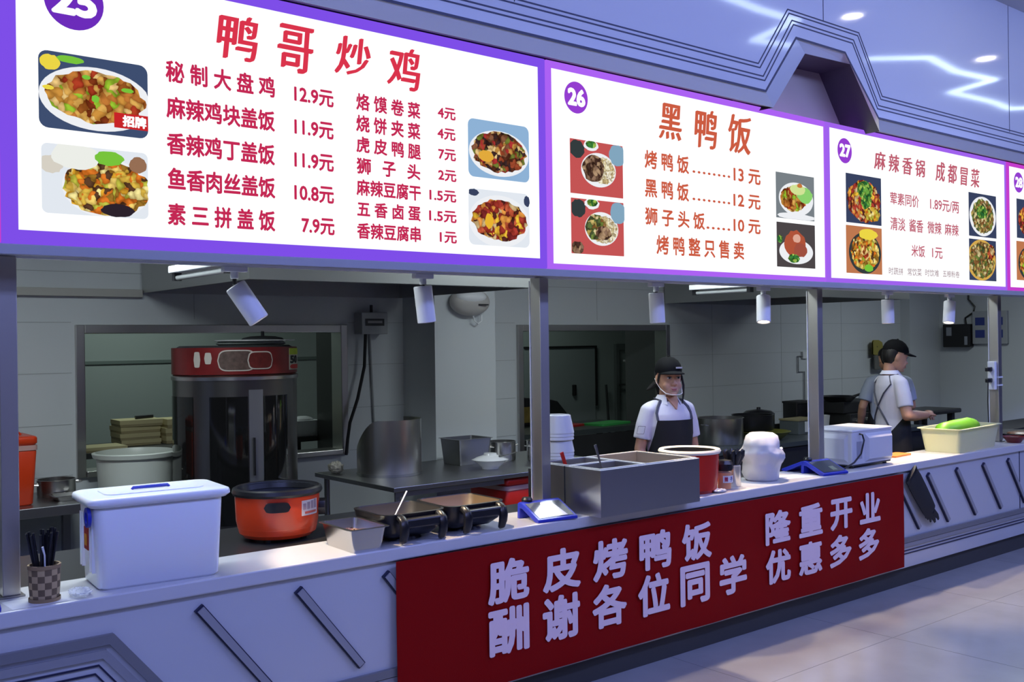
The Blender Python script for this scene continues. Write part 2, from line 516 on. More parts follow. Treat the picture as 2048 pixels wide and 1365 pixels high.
# ================================================================ serving counter
ct = thing('serving_counter', 'long white serving counter with stone top running along all the stalls', 'counter')
STONE = mat('white_stone_top', (0.60, 0.60, 0.62, 1), 0.25, bump=0.01, bscale=20)
FRONT = mat('counter_front_gloss', (0.56, 0.57, 0.60, 1), 0.07, coat=0.5, bump=0.01, bscale=2.0)
link_mesh('worktop', MB().box(-3, 12.5, 0.0, 0.345, 0.79, 0.845), STONE, ct, bevel=0.006)
link_mesh('front_panel', MB().box(-3, 12.5, 0.022, 0.05, 0.126, 0.79), FRONT, ct, smooth=0)
def bump_path(zt, xt, xb, zb):
    return [(-3, zt), (xt, zt), (xb, zb), (12.5, zb)]
ms = MB()
ms.ribbon(bump_path(0.690, 1.113, 1.418, 0.317), 0.034, 0.004, 0.022, 0)
ms.ribbon(bump_path(0.640, 1.09, 1.385, 0.282), 0.028, 0.009, 0.022, 1)
ms.ribbon(bump_path(0.602, 1.072, 1.36, 0.243), 0.006, 0.016, 0.022, 2)
ms.ribbon(bump_path(0.574, 1.06, 1.342, 0.222), 0.006, 0.016, 0.022, 2)
link_mesh('base_moulding', ms, [mat('moulding_dark', (0.20, 0.20, 0.21, 1), 0.4), mat('moulding_grey', (0.30, 0.30, 0.32, 1), 0.35), FASD], ct, smooth=0)
link_mesh('kick_plate', MB().box(-3, 12.5, 0.05, 0.07, 0.0, 0.126), mat('kick_plate_dark', (0.06, 0.058, 0.052, 1), 0.6), ct, smooth=0)
link_mesh('end_joint', MB().box(8.128, 8.133, 0.018, 0.022, 0.33, 0.79), FASD, ct, smooth=0)
for k in [0, 1, 2, 12, 13, 14, 15, 16]:
    ox = 1.414 + 0.4056 * k
    s_ = MB()
    a, b, c_, d = (ox, 0.729), (ox + 0.03, 0.752), (ox + 0.314, 0.390), (ox + 0.285, 0.369)
    s_.prism([a, b, c_, d], 0.006, 0.022, 0)
    cx, cz = (a[0] + c_[0]) / 2, (a[1] + c_[1]) / 2
    vx, vz = 0.617, -0.787
    def ins(p, q):
        return (p[0] + q[0], p[1] + q[1])
    s_.prism([ins(a, (0.0075, -0.0015)), ins(b, (0.001, -0.0078)), ins(c_, (-0.0075, 0.0015)), ins(d, (-0.001, 0.0078))], 0.0, 0.007, 1)
    link_mesh('slanted_inlay', s_, [FASD, mat('inlay_grey', (0.33, 0.33, 0.35, 1), 0.25)], ct, smooth=0)
# steel posts on the counter
POSTX = [0.808, 3.282, 5.674, 8.186]
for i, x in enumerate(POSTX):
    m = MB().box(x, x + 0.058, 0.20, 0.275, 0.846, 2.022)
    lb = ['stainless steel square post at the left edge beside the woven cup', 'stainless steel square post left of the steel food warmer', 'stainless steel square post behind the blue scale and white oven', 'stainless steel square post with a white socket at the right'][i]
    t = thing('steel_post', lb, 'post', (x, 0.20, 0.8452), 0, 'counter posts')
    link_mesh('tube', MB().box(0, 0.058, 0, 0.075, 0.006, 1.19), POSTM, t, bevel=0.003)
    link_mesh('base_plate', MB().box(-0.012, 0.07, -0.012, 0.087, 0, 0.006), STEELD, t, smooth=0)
    link_mesh('edge_highlight', MB().cyl((-0.003, 0.078, 0.006), (-0.003, 0.078, 1.175), 0.004, n=8), mat('highlight_white', (0.7, 0.7, 0.68, 1), 0.4), t)  # highlight along the post's back edge, built as a thin white rod
    if i == 3:
        for zz in (0.52, 0.455):
            link_mesh('tie_band', MB().box(-0.004, 0.062, -0.004, 0.079, zz, zz + 0.012), WHITEP, t, smooth=0)
t = thing('power_socket', 'white power socket strip strapped to the right post', 'socket', (8.138, 0.22, 1.27), 0)
link_mesh('body', MB().box(0, 0.04, -0.01, 0.05, 0, 0.23), WHITEP, t, bevel=0.006)
for zz in (0.06, 0.15):
    link_mesh('plug', MB().box(-0.075, 0.0, 0.005, 0.035, zz, zz + 0.035), BLACKP, t, bevel=0.006)
link_mesh('cord', MB().tube([(-0.05, 0.02, 0.06), (-0.06, 0.02, -0.1), (-0.03, 0.03, -0.25), (-0.02, 0.03, -0.38)], 0.004, 6), BLACKP, t)

# ---------------------------------------------------------------- red banner
def brip(x, z):
    return -0.012 + 0.0025 * math.sin(x * 5.3 + z * 2) + 0.002 * math.sin(x * 13 - z * 6)
m = MB()
NX, NZ = 90, 14
X0, X1 = 2.279, 6.332
for side in (0, 0.0015):
    vs = []
    for a in range(NX + 1):
        for b in range(NZ + 1):
            x = X0 + (X1 - X0) * a / NX
            z = 0.147 + (0.788 - 0.147 - 0.008 * a / NX) * b / NZ
            vs.append((x, brip(x, z) + side, z))
    m.add(vs, [(a * (NZ + 1) + b, (a + 1) * (NZ + 1) + b, (a + 1) * (NZ + 1) + b + 1, a * (NZ + 1) + b + 1) for a in range(NX) for b in range(NZ)])
bn = link_mesh('banner', m, mat('red_banner_cloth', (0.27, 0.0015, 0.002, 1), 0.6, spec=0.12, bump=0.15, bscale=300))
tag(bn, 'wide red cloth banner with white lettering hanging on the counter front', 'banner')
XF[bn] = Matrix.Identity(4)
BT = mat('banner_lettering', (0.92, 0.72, 0.76, 1), 0.6)
for s, x0, x1, z0, z1 in (('脆皮烤鸭饭', 2.760, 4.319, 0.514, 0.716), ('酬谢各位同学', 2.760, 4.623, 0.278, 0.494), ('隆重开业', 4.800, 6.029, 0.503, 0.699), ('优惠多多', 4.799, 6.009, 0.272, 0.470)):
    pitch = (x1 - x0) / (len(s) - 1 + 0.745)
    for k, chx in enumerate(s):
        link_mesh('lettering', fit_text(chx, x0 + k * pitch, x0 + (k + 0.745) * pitch, z0, z1, -0.0182, bold=0.036), BT, bn, smooth=0)

# ================================================================ menu light boxes
WHITE_E = emat('backlit_white', (0.97, 0.985, 1.0, 1), 1.12)
def picture(par, x0, x1, z0, z1, bg, food, plate=None, pr=(0.5, 0.48, 0.47, 0.42), fr=(0.5, 0.5, 0.4, 0.33), extra=(), rnd=0.02, seed=0):
    rg = random.Random(seed)
    mats = [bg, plate or WHITE_E, food]
    m = MB(); w_, h_ = x1 - x0, z1 - z0
    def rr(cx, cz, ax, az, y, mi, n=40, wob=0.0):
        ps = []
        for k in range(n):
            a = 2 * math.pi * k / n
            q = 1 + wob * (rg.random() - 0.5)
            x = min(max(cx + ax * q * math.cos(a), x0), x1); z = min(max(cz + az * q * math.sin(a), z0), z1)
            ps.append((x, y, z))
        m.add(ps + [(cx, y, cz)], [(k, (k + 1) % n, n) for k in range(n)], mi)
    ps = []
    for cx, cz, a0 in ((x1 - rnd, z1 - rnd, 0), (x0 + rnd, z1 - rnd, 90), (x0 + rnd, z0 + rnd, 180), (x1 - rnd, z0 + rnd, 270)):
        for k in range(6):
            a = R(a0 + 18 * k)
            ps.append((cx + rnd * math.cos(a), -0.0015, cz + rnd * math.sin(a)))
    m.add(ps, [tuple(range(len(ps)))], 0)
    if pr:
        rr(x0 + pr[0] * w_, z0 + pr[1] * h_, pr[2] * w_, pr[3] * h_, -0.0022, 1)
    if fr:
        rr(x0 + fr[0] * w_, z0 + fr[1] * h_, fr[2] * w_, fr[3] * h_, -0.003, 2, 46, 0.12)
    for cx, cz, ax, az, mt in extra:
        mats.append(mt)
        rr(x0 + cx * w_, z0 + cz * h_, ax * w_, az * h_, -0.0036 - 0.0004 * len(mats), len(mats) - 1, 22, 0.15)
    return link_mesh('food_picture', m, mats, par, smooth=0, world=True)
def sign(label, x0, x1, ix0, ix1, iz0, iz1, frame):
    t = thing('menu_lightbox', label, 'menu sign', (x0, 0, 2.062), 0, 'menu lightboxes over the counter')
    m = MB().box(x0, x1, 0.0, 0.13, 2.062, 3.069)
    link_mesh('casing', m, frame, t, world=True, smooth=0, bevel=0.006)
    link_mesh('panel', MB().box(ix0, ix1, -0.001, 0.004, iz0, iz1), WHITE_E, t, world=True, smooth=0)
    return t
def letters(t, mt, rows, name='menu_text', bold=0.03, nib=None, shear=0.0):
    for s, x0, x1, z0, z1 in rows:
        link_mesh(name, fit_text(s, x0, x1, z0, z1, -0.0022, bold, shear, nib), mt, t, smooth=0, world=True)
def badge(t, num, cx, cz, r_, col, tw, th):
    b = link_mesh('number_badge', MB().lathe([(0.001, 0.0), (r_, 0.0), (r_, 0.0012), (0.001, 0.0012)], n=40), col, t, smooth=0)
    # turn the disc to face the hall
    for v in b.data.vertices:
        x, y, z = v.co
        v.co = (x + cx, -0.0015 - z, y + cz)
    for v in b.data.vertices:
        v.co = XF[t].inverted() @ v.co
    link_mesh('number', fit_text(num, cx - tw / 2, cx + tw / 2, cz - th / 2, cz + th / 2, -0.0042, 0.05), WHITE_E, b, smooth=0, world=True)
PUR25 = emat('purple_backlit', S(126, 78, 232), 1.0)
PUR26 = emat('violet_backlit', S(172, 98, 244), 1.0)
PUR27 = emat('violet_backlit_pale', S(160, 98, 238), 1.0)
MAG = emat('magenta_backlit', S(196, 62, 204), 1.0)
BADGE = emat('badge_purple', S(108, 44, 186), 1.0)
BADGE2 = emat('badge_violet', S(148, 62, 208), 1.0)
RED25 = emat('sign_red', S(196, 40, 84), 1.0)
RED25T = emat('sign_title_red', S(218, 52, 76), 1.0)
ORG26 = emat('sign_orange', S(204, 92, 66), 1.0)
RED27 = emat('sign_dull_red', S(190, 92, 110), 1.0)
BRN27 = emat('sign_brown', S(140, 104, 112), 1.0)
brown = [(150, 84, 34), (198, 140, 60), (122, 52, 24), (214, 166, 84), (170, 60, 36), (150, 190, 50), (186, 116, 52), (236, 200, 130)]
dark_b = [(84, 44, 30), (150, 70, 44), (190, 140, 70), (60, 40, 40), (170, 50, 50), (222, 190, 130), (110, 120, 50), (130, 84, 60)]
yellow = [(214, 178, 70), (236, 206, 110), (150, 110, 40), (226, 170, 50), (90, 60, 40), (240, 226, 150), (190, 190, 70), (220, 120, 40)]
redb = [(150, 50, 40), (196, 90, 60), (120, 40, 40), (224, 150, 70), (84, 40, 36), (206, 180, 130), (170, 60, 50), (236, 190, 60)]
duckb = [(96, 72, 58), (140, 110, 90), (70, 48, 40), (170, 140, 110)]
rice = [(236, 230, 200), (220, 206, 160), (244, 238, 220), (200, 180, 130)]
greenb = [(60, 130, 60), (110, 170, 70), (160, 200, 90), (40, 100, 50)]
mixg = [(170, 150, 80), (110, 130, 60), (200, 180, 110), (130, 90, 50), (90, 110, 60), (214, 200, 150), (150, 110, 70), (70, 80, 50)]
F1 = food_mat('picture_stew', brown, 38); F2 = food_mat('picture_noodles', yellow, 44); F3 = food_mat('picture_chicken', dark_b, 44)
F4 = food_mat('picture_chilli', redb, 40); F5 = food_mat('picture_duck', duckb, 40); F6 = food_mat('picture_rice', rice, 70)
F7 = food_mat('picture_greens', greenb, 46); F8 = food_mat('picture_hotpot', mixg, 44)
def E_(n, *c):
    return emat('picture_' + n, S(*c), 1.0)
NAVY, LBLUE, REDT, GREYT, PALE = E_('navy', 62, 78, 112), E_('light_blue', 142, 178, 214), E_('red_table', 196, 84, 84), E_('grey_table', 120, 128, 134), E_('pale', 226, 232, 240)
GRN, YEL, WHT, ROAST, DKG, SLATE, WOOD = E_('green', 120, 196, 60), E_('yellow', 236, 214, 70), E_('white', 238, 240, 244), E_('roast', 176, 84, 58), E_('dark_dish', 52, 60, 62), E_('slate', 56, 66, 96), E_('wood', 190, 120, 80)
# 25
t = sign('large purple framed lit menu sign numbered 25 with a red calligraphy title', 0.782, 3.162, 0.828, 3.113, 2.109, 3.021, PUR25)
badge(t, '25', 1.013, 2.905, 0.098, BADGE, 0.15, 0.105)
for s, x0, x1, z0, z1 in (('鸭', 1.520, 1.690, 2.801, 2.975), ('哥', 1.768, 1.930, 2.791, 2.980), ('炒', 2.019, 2.192, 2.820, 2.982), ('鸡', 2.269, 2.440, 2.799, 2.982)):
    link_mesh('title_text', fit_text(s, x0, x1, z0, z1, -0.0022, 0, 0.12, (0.026, 0.013, 4)), RED25T, t, smooth=0, world=True)
letters(t, RED25, [('秘 制 大 盘 鸡', 1.326, 1.756, 2.678, 2.759), ('麻辣鸡块盖饭', 1.327, 1.754, 2.546, 2.627), ('香辣鸡丁盖饭', 1.327, 1.752, 2.414, 2.496), ('鱼香肉丝盖饭', 1.329, 1.752, 2.285, 2.367), ('素 三 拼 盖 饭', 1.327, 1.750, 2.156, 2.237),
    ('12.9元', 1.838, 2.014, 2.675, 2.743), ('11.9元', 1.837, 2.012, 2.544, 2.613), ('11.9元', 1.835, 2.011, 2.413, 2.482), ('10.8元', 1.833, 2.010, 2.283, 2.352), ('7.9元', 1.863, 2.011, 2.155, 2.223),
    ('烙 馍 卷 菜', 2.119, 2.437, 2.683, 2.754), ('烧 饼 夹 菜', 2.117, 2.436, 2.593, 2.664), ('虎 皮 鸭 腿', 2.117, 2.437, 2.507, 2.575), ('狮', 2.117, 2.187, 2.418, 2.486), ('子', 2.242, 2.308, 2.418, 2.484), ('头', 2.366, 2.433, 2.418, 2.486), ('麻辣豆腐干', 2.115, 2.435, 2.328, 2.397), ('五 香 卤 蛋', 2.117, 2.432, 2.240, 2.306), ('香辣豆腐串', 2.115, 2.432, 2.149, 2.217),
    ('4元', 2.529, 2.626, 2.701, 2.754), ('4元', 2.526, 2.624, 2.610, 2.662), ('7元', 2.529, 2.625, 2.519, 2.571), ('2元', 2.527, 2.626, 2.427, 2.478), ('1.5元', 2.479, 2.624, 2.335, 2.387), ('1.5元', 2.476, 2.624, 2.244, 2.297), ('1元', 2.531, 2.624, 2.153, 2.205)])
pc = picture(t, 0.895, 1.261, 2.460, 2.722, NAVY, F1, WHT, (0.52, 0.45, 0.52, 0.42), (0.51, 0.47, 0.45, 0.34), ((0.10, 0.85, 0.09, 0.10, YEL), (0.28, 0.92, 0.12, 0.05, GRN), (0.42, 0.72, 0.04, 0.03, GRN), (0.80, 0.62, 0.06, 0.03, GRN), (0.5, 0.45, 0.035, 0.05, GRN), (0.08, 0.52, 0.05, 0.03, YEL)), 0.03, 1)
link_mesh('dish_flag', MB().box(1.14, 1.258, -0.0085, -0.008, 2.487, 2.54), E_('flag_red', 200, 36, 40), pc, smooth=0, world=True)
link_mesh('dish_flag_text', fit_text('招牌', 1.168, 1.252, 2.493, 2.534, -0.0095, 0.05), WHITE_E, pc, smooth=0, world=True)
picture(t, 0.901, 1.258, 2.171, 2.408, PALE, F2, WHT, (0.6, 0.42, 0.42, 0.44), (0.6, 0.42, 0.41, 0.40), ((0.08, 0.70, 0.11, 0.13, E_('egg', 214, 208, 196)), (0.3, 0.85, 0.22, 0.2, E_('cream', 236, 238, 232)), (0.62, 0.86, 0.14, 0.11, GRN), (0.9, 0.80, 0.09, 0.12, E_('tan', 150, 110, 84)), (0.70, 0.10, 0.16, 0.10, E_('fungus', 44, 34, 44))), 0.02, 2)
picture(t, 2.694, 3.052, 2.463, 2.726, LBLUE, F3, WHT, (0.5, 0.45, 0.49, 0.40), (0.5, 0.47, 0.44, 0.35), ((0.28, 0.38, 0.12, 0.10, E_('potato', 226, 170, 60)),), 0.03, 3)
picture(t, 2.692, 3.049, 2.155, 2.409, PALE, F4, WHT, (0.5, 0.45, 0.5, 0.47), (0.5, 0.47, 0.45, 0.37), ((0.32, 0.44, 0.07, 0.14, E_('potato2', 232, 180, 50)), (0.07, 0.93, 0.09, 0.06, SLATE), (0.95, 0.86, 0.05, 0.1, SLATE)), 0.03, 4)
# 26
t = sign('violet framed lit menu sign numbered 26 listing duck rice', 3.168, 5.482, 3.200, 5.461, 2.089, 3.031, PUR26)
badge(t, '26', 3.360, 2.911, 0.078, BADGE2, 0.118, 0.088)
for s, x0, x1, z0, z1 in (('黑', 3.952, 4.135, 2.782, 2.976), ('鸭', 4.238, 4.432, 2.768, 2.985), ('饭', 4.528, 4.739, 2.771, 2.993)):
    link_mesh('title_text', fit_text(s, x0, x1, z0, z1, -0.0022, 0, 0.10, (0.028, 0.013, 4)), ORG26, t, smooth=0, world=True)
letters(t, ORG26, [('烤 鸭 饭', 3.841, 4.190, 2.612, 2.709), ('13 元', 4.571, 4.819, 2.606, 2.694), ('黑 鸭 饭', 3.841, 4.187, 2.462, 2.560), ('12 元', 4.567, 4.816, 2.462, 2.545), ('狮 子 头 饭', 3.839, 4.316, 2.316, 2.410), ('10 元', 4.565, 4.813, 2.319, 2.402), ('烤 鸭 整 只 售 卖', 3.923, 4.657, 2.165, 2.268)], bold=0.026)
letters(t, ORG26, [('........', 4.219, 4.542, 2.624, 2.638), ('........', 4.216, 4.539, 2.474, 2.488), ('.....', 4.330, 4.536, 2.324, 2.338)], 'leader_dots', 0.0)
ex = ((0.12, 0.82, 0.14, 0.16, DKG), (0.38, 0.92, 0.14, 0.1, WHT), (0.38, 0.94, 0.10, 0.07, F7), (0.88, 0.80, 0.16, 0.2, E_('cloth', 130, 166, 190)))
picture(t, 3.314, 3.680, 2.439, 2.707, REDT, F6, WHT, (0.53, 0.48, 0.33, 0.32), (0.62, 0.48, 0.22, 0.25), ((0.42, 0.50, 0.20, 0.26, F5),) + ex, 0.003, 5)
picture(t, 3.316, 3.681, 2.143, 2.416, REDT, F6, WHT, (0.57, 0.48, 0.32, 0.31), (0.60, 0.47, 0.27, 0.25), ((0.45, 0.50, 0.2, 0.24, F8), (0.6, 0.40, 0.15, 0.13, F5), (0.10, 0.1, 0.12, 0.12, F5)) + ex, 0.003, 6)
picture(t, 4.966, 5.354, 2.431, 2.703, GREYT, F1, WHT, (0.52, 0.45, 0.45, 0.37), (0.45, 0.45, 0.34, 0.28), ((0.74, 0.55, 0.2, 0.18, E_('leaf', 140, 210, 110)), (0.55, 0.66, 0.2, 0.12, E_('cabbage', 210, 226, 150)), (0.6, 0.76, 0.07, 0.05, E_('carrot', 200, 120, 60)), (0.5, 0.06, 0.5, 0.07, WHT)), 0.003, 7)
picture(t, 4.968, 5.357, 2.139, 2.406, E_('dark_brown', 76, 70, 72), F5, WHT, (0.5, 0.36, 0.44, 0.28), None, ((0.46, 0.52, 0.27, 0.32, ROAST), (0.60, 0.40, 0.18, 0.16, E_('roast2', 160, 80, 64)), (0.5, 0.66, 0.10, 0.10, E_('shine', 222, 170, 150)), (0.42, 0.20, 0.15, 0.10, F7), (0.06, 0.62, 0.07, 0.09, F7)), 0.003, 8)
# 27
t = sign('violet framed lit menu sign numbered 27 listing spicy pots', 5.488, 7.926, 5.530, 7.888, 2.089, 3.036, PUR27)
badge(t, '27', 5.694, 2.906, 0.080, BADGE2, 0.125, 0.085)
letters(t, RED27, [('麻 辣 香 锅', 6.034, 6.690, 2.824, 2.947), ('成 都 冒 菜', 6.832, 7.486, 2.818, 2.960)], 'title_text', 0, (0.03, 0.012, 3), 0.1)
letters(t, RED27, [('荤素同价', 6.227, 6.600, 2.606, 2.690), ('1.89元/两', 6.752, 7.164, 2.606, 2.690), ('清淡', 6.226, 6.417, 2.432, 2.522), ('酱香', 6.468, 6.654, 2.434, 2.524), ('微辣', 6.712, 6.907, 2.436, 2.525), ('麻辣', 6.952, 7.156, 2.438, 2.525), ('米饭', 6.493, 6.673, 2.264, 2.347), ('1元', 6.771, 6.917, 2.264, 2.343)], bold=0.015)
letters(t, BRN27, [('时蔬拼', 6.200, 6.381, 2.131, 2.180), ('常饮菜', 6.441, 6.626, 2.131, 2.183), ('时饮难', 6.675, 6.863, 2.134, 2.184), ('五粮粉卷', 6.919, 7.162, 2.136, 2.184)], bold=0.0)
picture(t, 5.702, 6.118, 2.451, 2.767, SLATE, F4, None, None, (0.5, 0.47, 0.47, 0.43), ((0.52, 0.70, 0.22, 0.2, F7), (0.55, 0.45, 0.15, 0.15, F7), (0.72, 0.22, 0.22, 0.16, F2)), 0.003, 9)
picture(t, 5.697, 6.119, 2.126, 2.433, WOOD, F2, DKG, (0.52, 0.44, 0.45, 0.44), (0.52, 0.46, 0.40, 0.38), ((0.6, 0.84, 0.26, 0.12, YEL), (0.45, 0.45, 0.18, 0.18, F1), (0.6, 0.12, 0.12, 0.08, GRN)), 0.003, 10)
picture(t, 7.313, 7.746, 2.455, 2.779, SLATE, F8, WHT, (0.5, 0.48, 0.48, 0.46), (0.5, 0.48, 0.41, 0.40), ((0.45, 0.58, 0.2, 0.15, F7),), 0.003, 11)
picture(t, 7.311, 7.736, 2.126, 2.434, SLATE, F8, E_('bowl_rim', 214, 170, 80), (0.45, 0.5, 0.53, 0.5), (0.45, 0.5, 0.47, 0.45), ((0.8, 0.7, 0.14, 0.2, F4),), 0.003, 12)
# 28
t = sign('magenta framed lit menu sign numbered 28, cut by the right edge', 7.932, 10.3, 7.975, 10.25, 2.089, 3.036, MAG)
badge(t, '28', 8.130, 2.922, 0.080, BADGE2, 0.125, 0.085)
picture(t, 8.090, 8.505, 2.482, 2.793, SLATE, F4, None, None, (0.55, 0.47, 0.47, 0.43), ((0.6, 0.62, 0.3, 0.2, ROAST),), 0.003, 13)
picture(t, 8.079, 8.500, 2.148, 2.457, WOOD, F1, DKG, (0.52, 0.44, 0.45, 0.44), (0.52, 0.46, 0.40, 0.38), (), 0.003, 14)
# 24
t = sign('magenta framed lit menu sign at the left picture edge', -1.6, 0.776, -1.55, 0.70, 2.109, 3.021, MAG)

# ---------------------------------------------------------------- track spotlights under the beam
def aim(d):
    return Vector(d).to_track_quat('-Z', 'Y').to_matrix().to_4x4()
WLAMP = mat('lamp_white', (0.74, 0.74, 0.76, 1), 0.4)
SP = [(1.690, (0.58, -0.30, -1.0), 'tilted white track spotlight, leftmost of the six'), (2.610, (0.13, 0.0, -1), 'white track spotlight hanging in front of the white wall lamp'), (4.190, (0.04, -0.02, -1), 'upright white track spotlight left of the woman'),
      (5.170, (-0.22, -0.16, -1), 'white track spotlight tilted left, near the third post'), (6.610, (0.0, -0.02, -1), 'upright white track spotlight above the man'), (7.500, (-0.24, -0.06, -1), 'white track spotlight tilted left, near the right post')]
for i, (x, d, lb) in enumerate(SP):
    t = thing('track_spotlight', lb, 'spotlight', (x, 0.25, 2.034), 0, 'track spotlights under the beam')
    link_mesh('mount', MB().box(-0.05, 0.05, -0.018, 0.018, -0.022, 0.0).cyl((0, 0, -0.05), (0, 0, -0.02), 0.016), WLAMP, t, bevel=0.003)
    A = aim(d)
    ax = Vector(d).normalized()
    pv = Vector((0.0, 0, -0.074))
    yk = MB(); yk.tube([(0, 0, -0.045), (0.0, 0.0, -0.07), tuple(pv)], 0.009, 8)
    link_mesh('yoke', yk, BLACKP, t)
    mb = MB(); mb.T = Matrix.Translation(pv - ax * (-0.004 if i == 0 else 0.018)) @ A
    mb.lathe([(0.001, 0.0), (0.040, 0.0), (0.043, -0.004), (0.043, -0.168), (0.040, -0.171), (0.036, -0.168), (0.036, -0.150), (0.001, -0.150)], n=28)
    link_mesh('barrel', mb, WLAMP, t)
    mb = MB(); mb.T = Matrix.Translation(pv - ax * (-0.004 if i == 0 else 0.018)) @ A
    mb.lathe([(0.001, -0.1505), (0.0355, -0.1505), (0.0355, -0.156), (0.001, -0.156)], n=20)
    link_mesh('lens', mb, emat('spot_lens', (1.0, 0.86, 0.66, 1), 6.0), t)
    l = bpy.data.lights.new('spot_beam', 'SPOT')
    l.energy = (125, 55, 75, 60, 75, 75)[i]
    l.color = (1.0, 0.76, 0.48)
    l.spot_size = R((70, 62, 66, 62, 78, 78)[i]); l.spot_blend = 0.35; l.shadow_soft_size = 0.02
    o = bpy.data.objects.new('spot_beam', l)
    COL.objects.link(o)
    o.parent = t
    o.matrix_local = Matrix.Translation(pv + ax * 0.16) @ A
single('lighting_track', MB().box(-2, 12, 0.235, 0.265, 2.034, 2.0459), WLAMP, 'thin white lighting track fixed under the beam', 'track', smooth=0)
# ================================================================ things on the counter
ZC = 0.8452
def gn_pan(nm, label, loc, rz, w, d, h, food=None, cat='pan', group=None, lip=0.012, mt=None):
    """rectangular steel food pan, open on top, with a flat rim"""
    t = thing(nm, label, cat, loc, rz, group)
    m = MB()
    def rg_(ins, z, r_=0.02):
        q = MB().rbox(ins, w - ins, ins, d - ins, 0, 1, max(0.004, r_ - ins * 0.2)).v
        return [(x, y, z) for x, y, _ in q[:len(q) // 2]]
    rings = [rg_(0.018, 0.0), rg_(0.0, h), rg_(-lip, h), rg_(-lip, h + 0.002), rg_(0.003, h + 0.002), rg_(0.02, 0.003)]
    m.loft(rings)
    link_mesh('body', m, mt or STEELB, t, smooth=50)
    if food:
        m = MB()
        rgn = random.Random(3)
        zz = h * 0.55
        m.add([(0.012, 0.012, zz), (w - 0.012, 0.012, zz), (w - 0.012, d - 0.012, zz), (0.012, d - 0.012, zz)], [(0, 1, 2, 3)])
        for k in range(26):
            m.ell((rgn.uniform(0.03, w - 0.03), rgn.uniform(0.03, d - 0.03), zz), rgn.uniform(0.012, 0.02), rgn.uniform(0.01, 0.018), 0.010, 8, 5)
        o = link_mesh('food', m, food, t)
        o['kind'] = 'stuff'
    return t
BRAISE = food_mat('braised_food', [(120, 70, 40), (150, 96, 58), (90, 50, 30), (170, 120, 80)], 60, emit=False)
gn_pan('food_pan', 'small square steel food pan at the counter edge beside the orange cooker', (2.072, 0.004, ZC), -2, 0.172, 0.275, 0.098, BRAISE)

# white storage tub
t = thing('storage_tub', 'large white lidded plastic tub with blue clips on the counter', 'storage tub', (1.078, 0.062, ZC), -4.5)
TUBM = mat('tub_plastic', (0.88, 0.89, 0.92, 1), 0.3, sss=0.15)
m = MB(); m.rbox(0, 0.462, 0, 0.275, 0, 0.30, 0.035, taper=0.012, n=6, ed=0.010)
link_mesh('body', m, TUBM, t, smooth=50)
m = MB(); m.rbox(-0.026, 0.490, -0.024, 0.300, 0.298, 0.332, 0.045, n=6, ed=0.012)
m.rbox(0.05, 0.41, 0.05, 0.226, 0.332, 0.336, 0.04, n=5)
lid = link_mesh('lid', m, TUBM, t, smooth=50)
link_mesh('lid_handle', MB().tube([(0.16, 0.135, 0.336), (0.165, 0.135, 0.343), (0.29, 0.135, 0.343), (0.295, 0.135, 0.336)], 0.006, 8), BLUEP, lid)
m = MB()
m.lathe([(0.020, -0.006), (0.036, -0.006), (0.036, 0.006), (0.020, 0.006), (0.020, -0.006)], n=20)
m2 = MB(); m2.T = Matrix.Translation((-0.014, 0.05, 0.262)) @ Matrix.Rotation(R(90), 4, 'Y'); m2.add(m.v, m.f)
link_mesh('clip', m2, BLUEP, t)
m2 = MB(); m2.T = Matrix.Translation((0.476, 0.14, 0.262)) @ Matrix.Rotation(R(90), 4, 'Y'); m2.add(m.v, m.f)
link_mesh('clip', m2, BLUEP, t)
for yy in (0.05, 0.085, 0.21, 0.24):
    link_mesh('rib', MB().box(-0.002, 0.012, yy, yy + 0.008, 0.06, 0.26), TUBM, t, smooth=0)
lb = link_mesh('label', MB().box(-0.004, 0.012, 0.10, 0.165, 0.135, 0.215), mat('label_red', (0.35, 0.02, 0.02, 1), 0.5), t, smooth=0)
link_mesh('label_patch', MB().box(-0.006, 0.0, 0.115, 0.15, 0.15, 0.19), mat('label_yellow', (0.6, 0.25, 0.02, 1), 0.5), lb, smooth=0)

# woven chopstick cup
CX, CY = 0.915, 0.085
t = thing('woven_cup', 'woven bamboo cup filled with black chopsticks on the counter', 'cup', (CX, CY, ZC))
wm = bpy.data.materials.new('woven_bamboo'); wm.use_nodes = True
nt = wm.node_tree; bs = nt.nodes['Principled BSDF']
tc = nt.nodes.new('ShaderNodeUVMap'); ck = nt.nodes.new('ShaderNodeTexChecker')
ck.inputs['Color1'].default_value = S(186, 160, 118); ck.inputs['Color2'].default_value = S(112, 92, 66); ck.inputs['Scale'].default_value = 1.0
at = nt.nodes.new('ShaderNodeAttribute'); at.attribute_name = 'weave'
nt.links.new(at.outputs['Vector'], ck.inputs['Vector']); nt.links.new(ck.outputs[0], bs.inputs['Base Color']); bs.inputs['Roughness'].default_value = 0.6
m = MB().lathe([(0.046, 0), (0.050, 0.05), (0.052, 0.125), (0.047, 0.125), (0.044, 0.01)], n=32)
o = link_mesh('body', m, wm, t)
a_ = o.data.attributes.new('weave', 'FLOAT_VECTOR', 'POINT')
for i, v in enumerate(o.data.vertices):
    a_.data[i].vector = (0.5, 0.5, 0.5)
nt.nodes.remove(at)
geo = nt.nodes.new('ShaderNodeTexCoord'); sx_ = nt.nodes.new('ShaderNodeSeparateXYZ'); nt.links.new(geo.outputs['Object'], sx_.inputs[0])
an = nt.nodes.new('ShaderNodeMath'); an.operation = 'ARCTAN2'; nt.links.new(sx_.outputs[1], an.inputs[0]); nt.links.new(sx_.outputs[0], an.inputs[1])
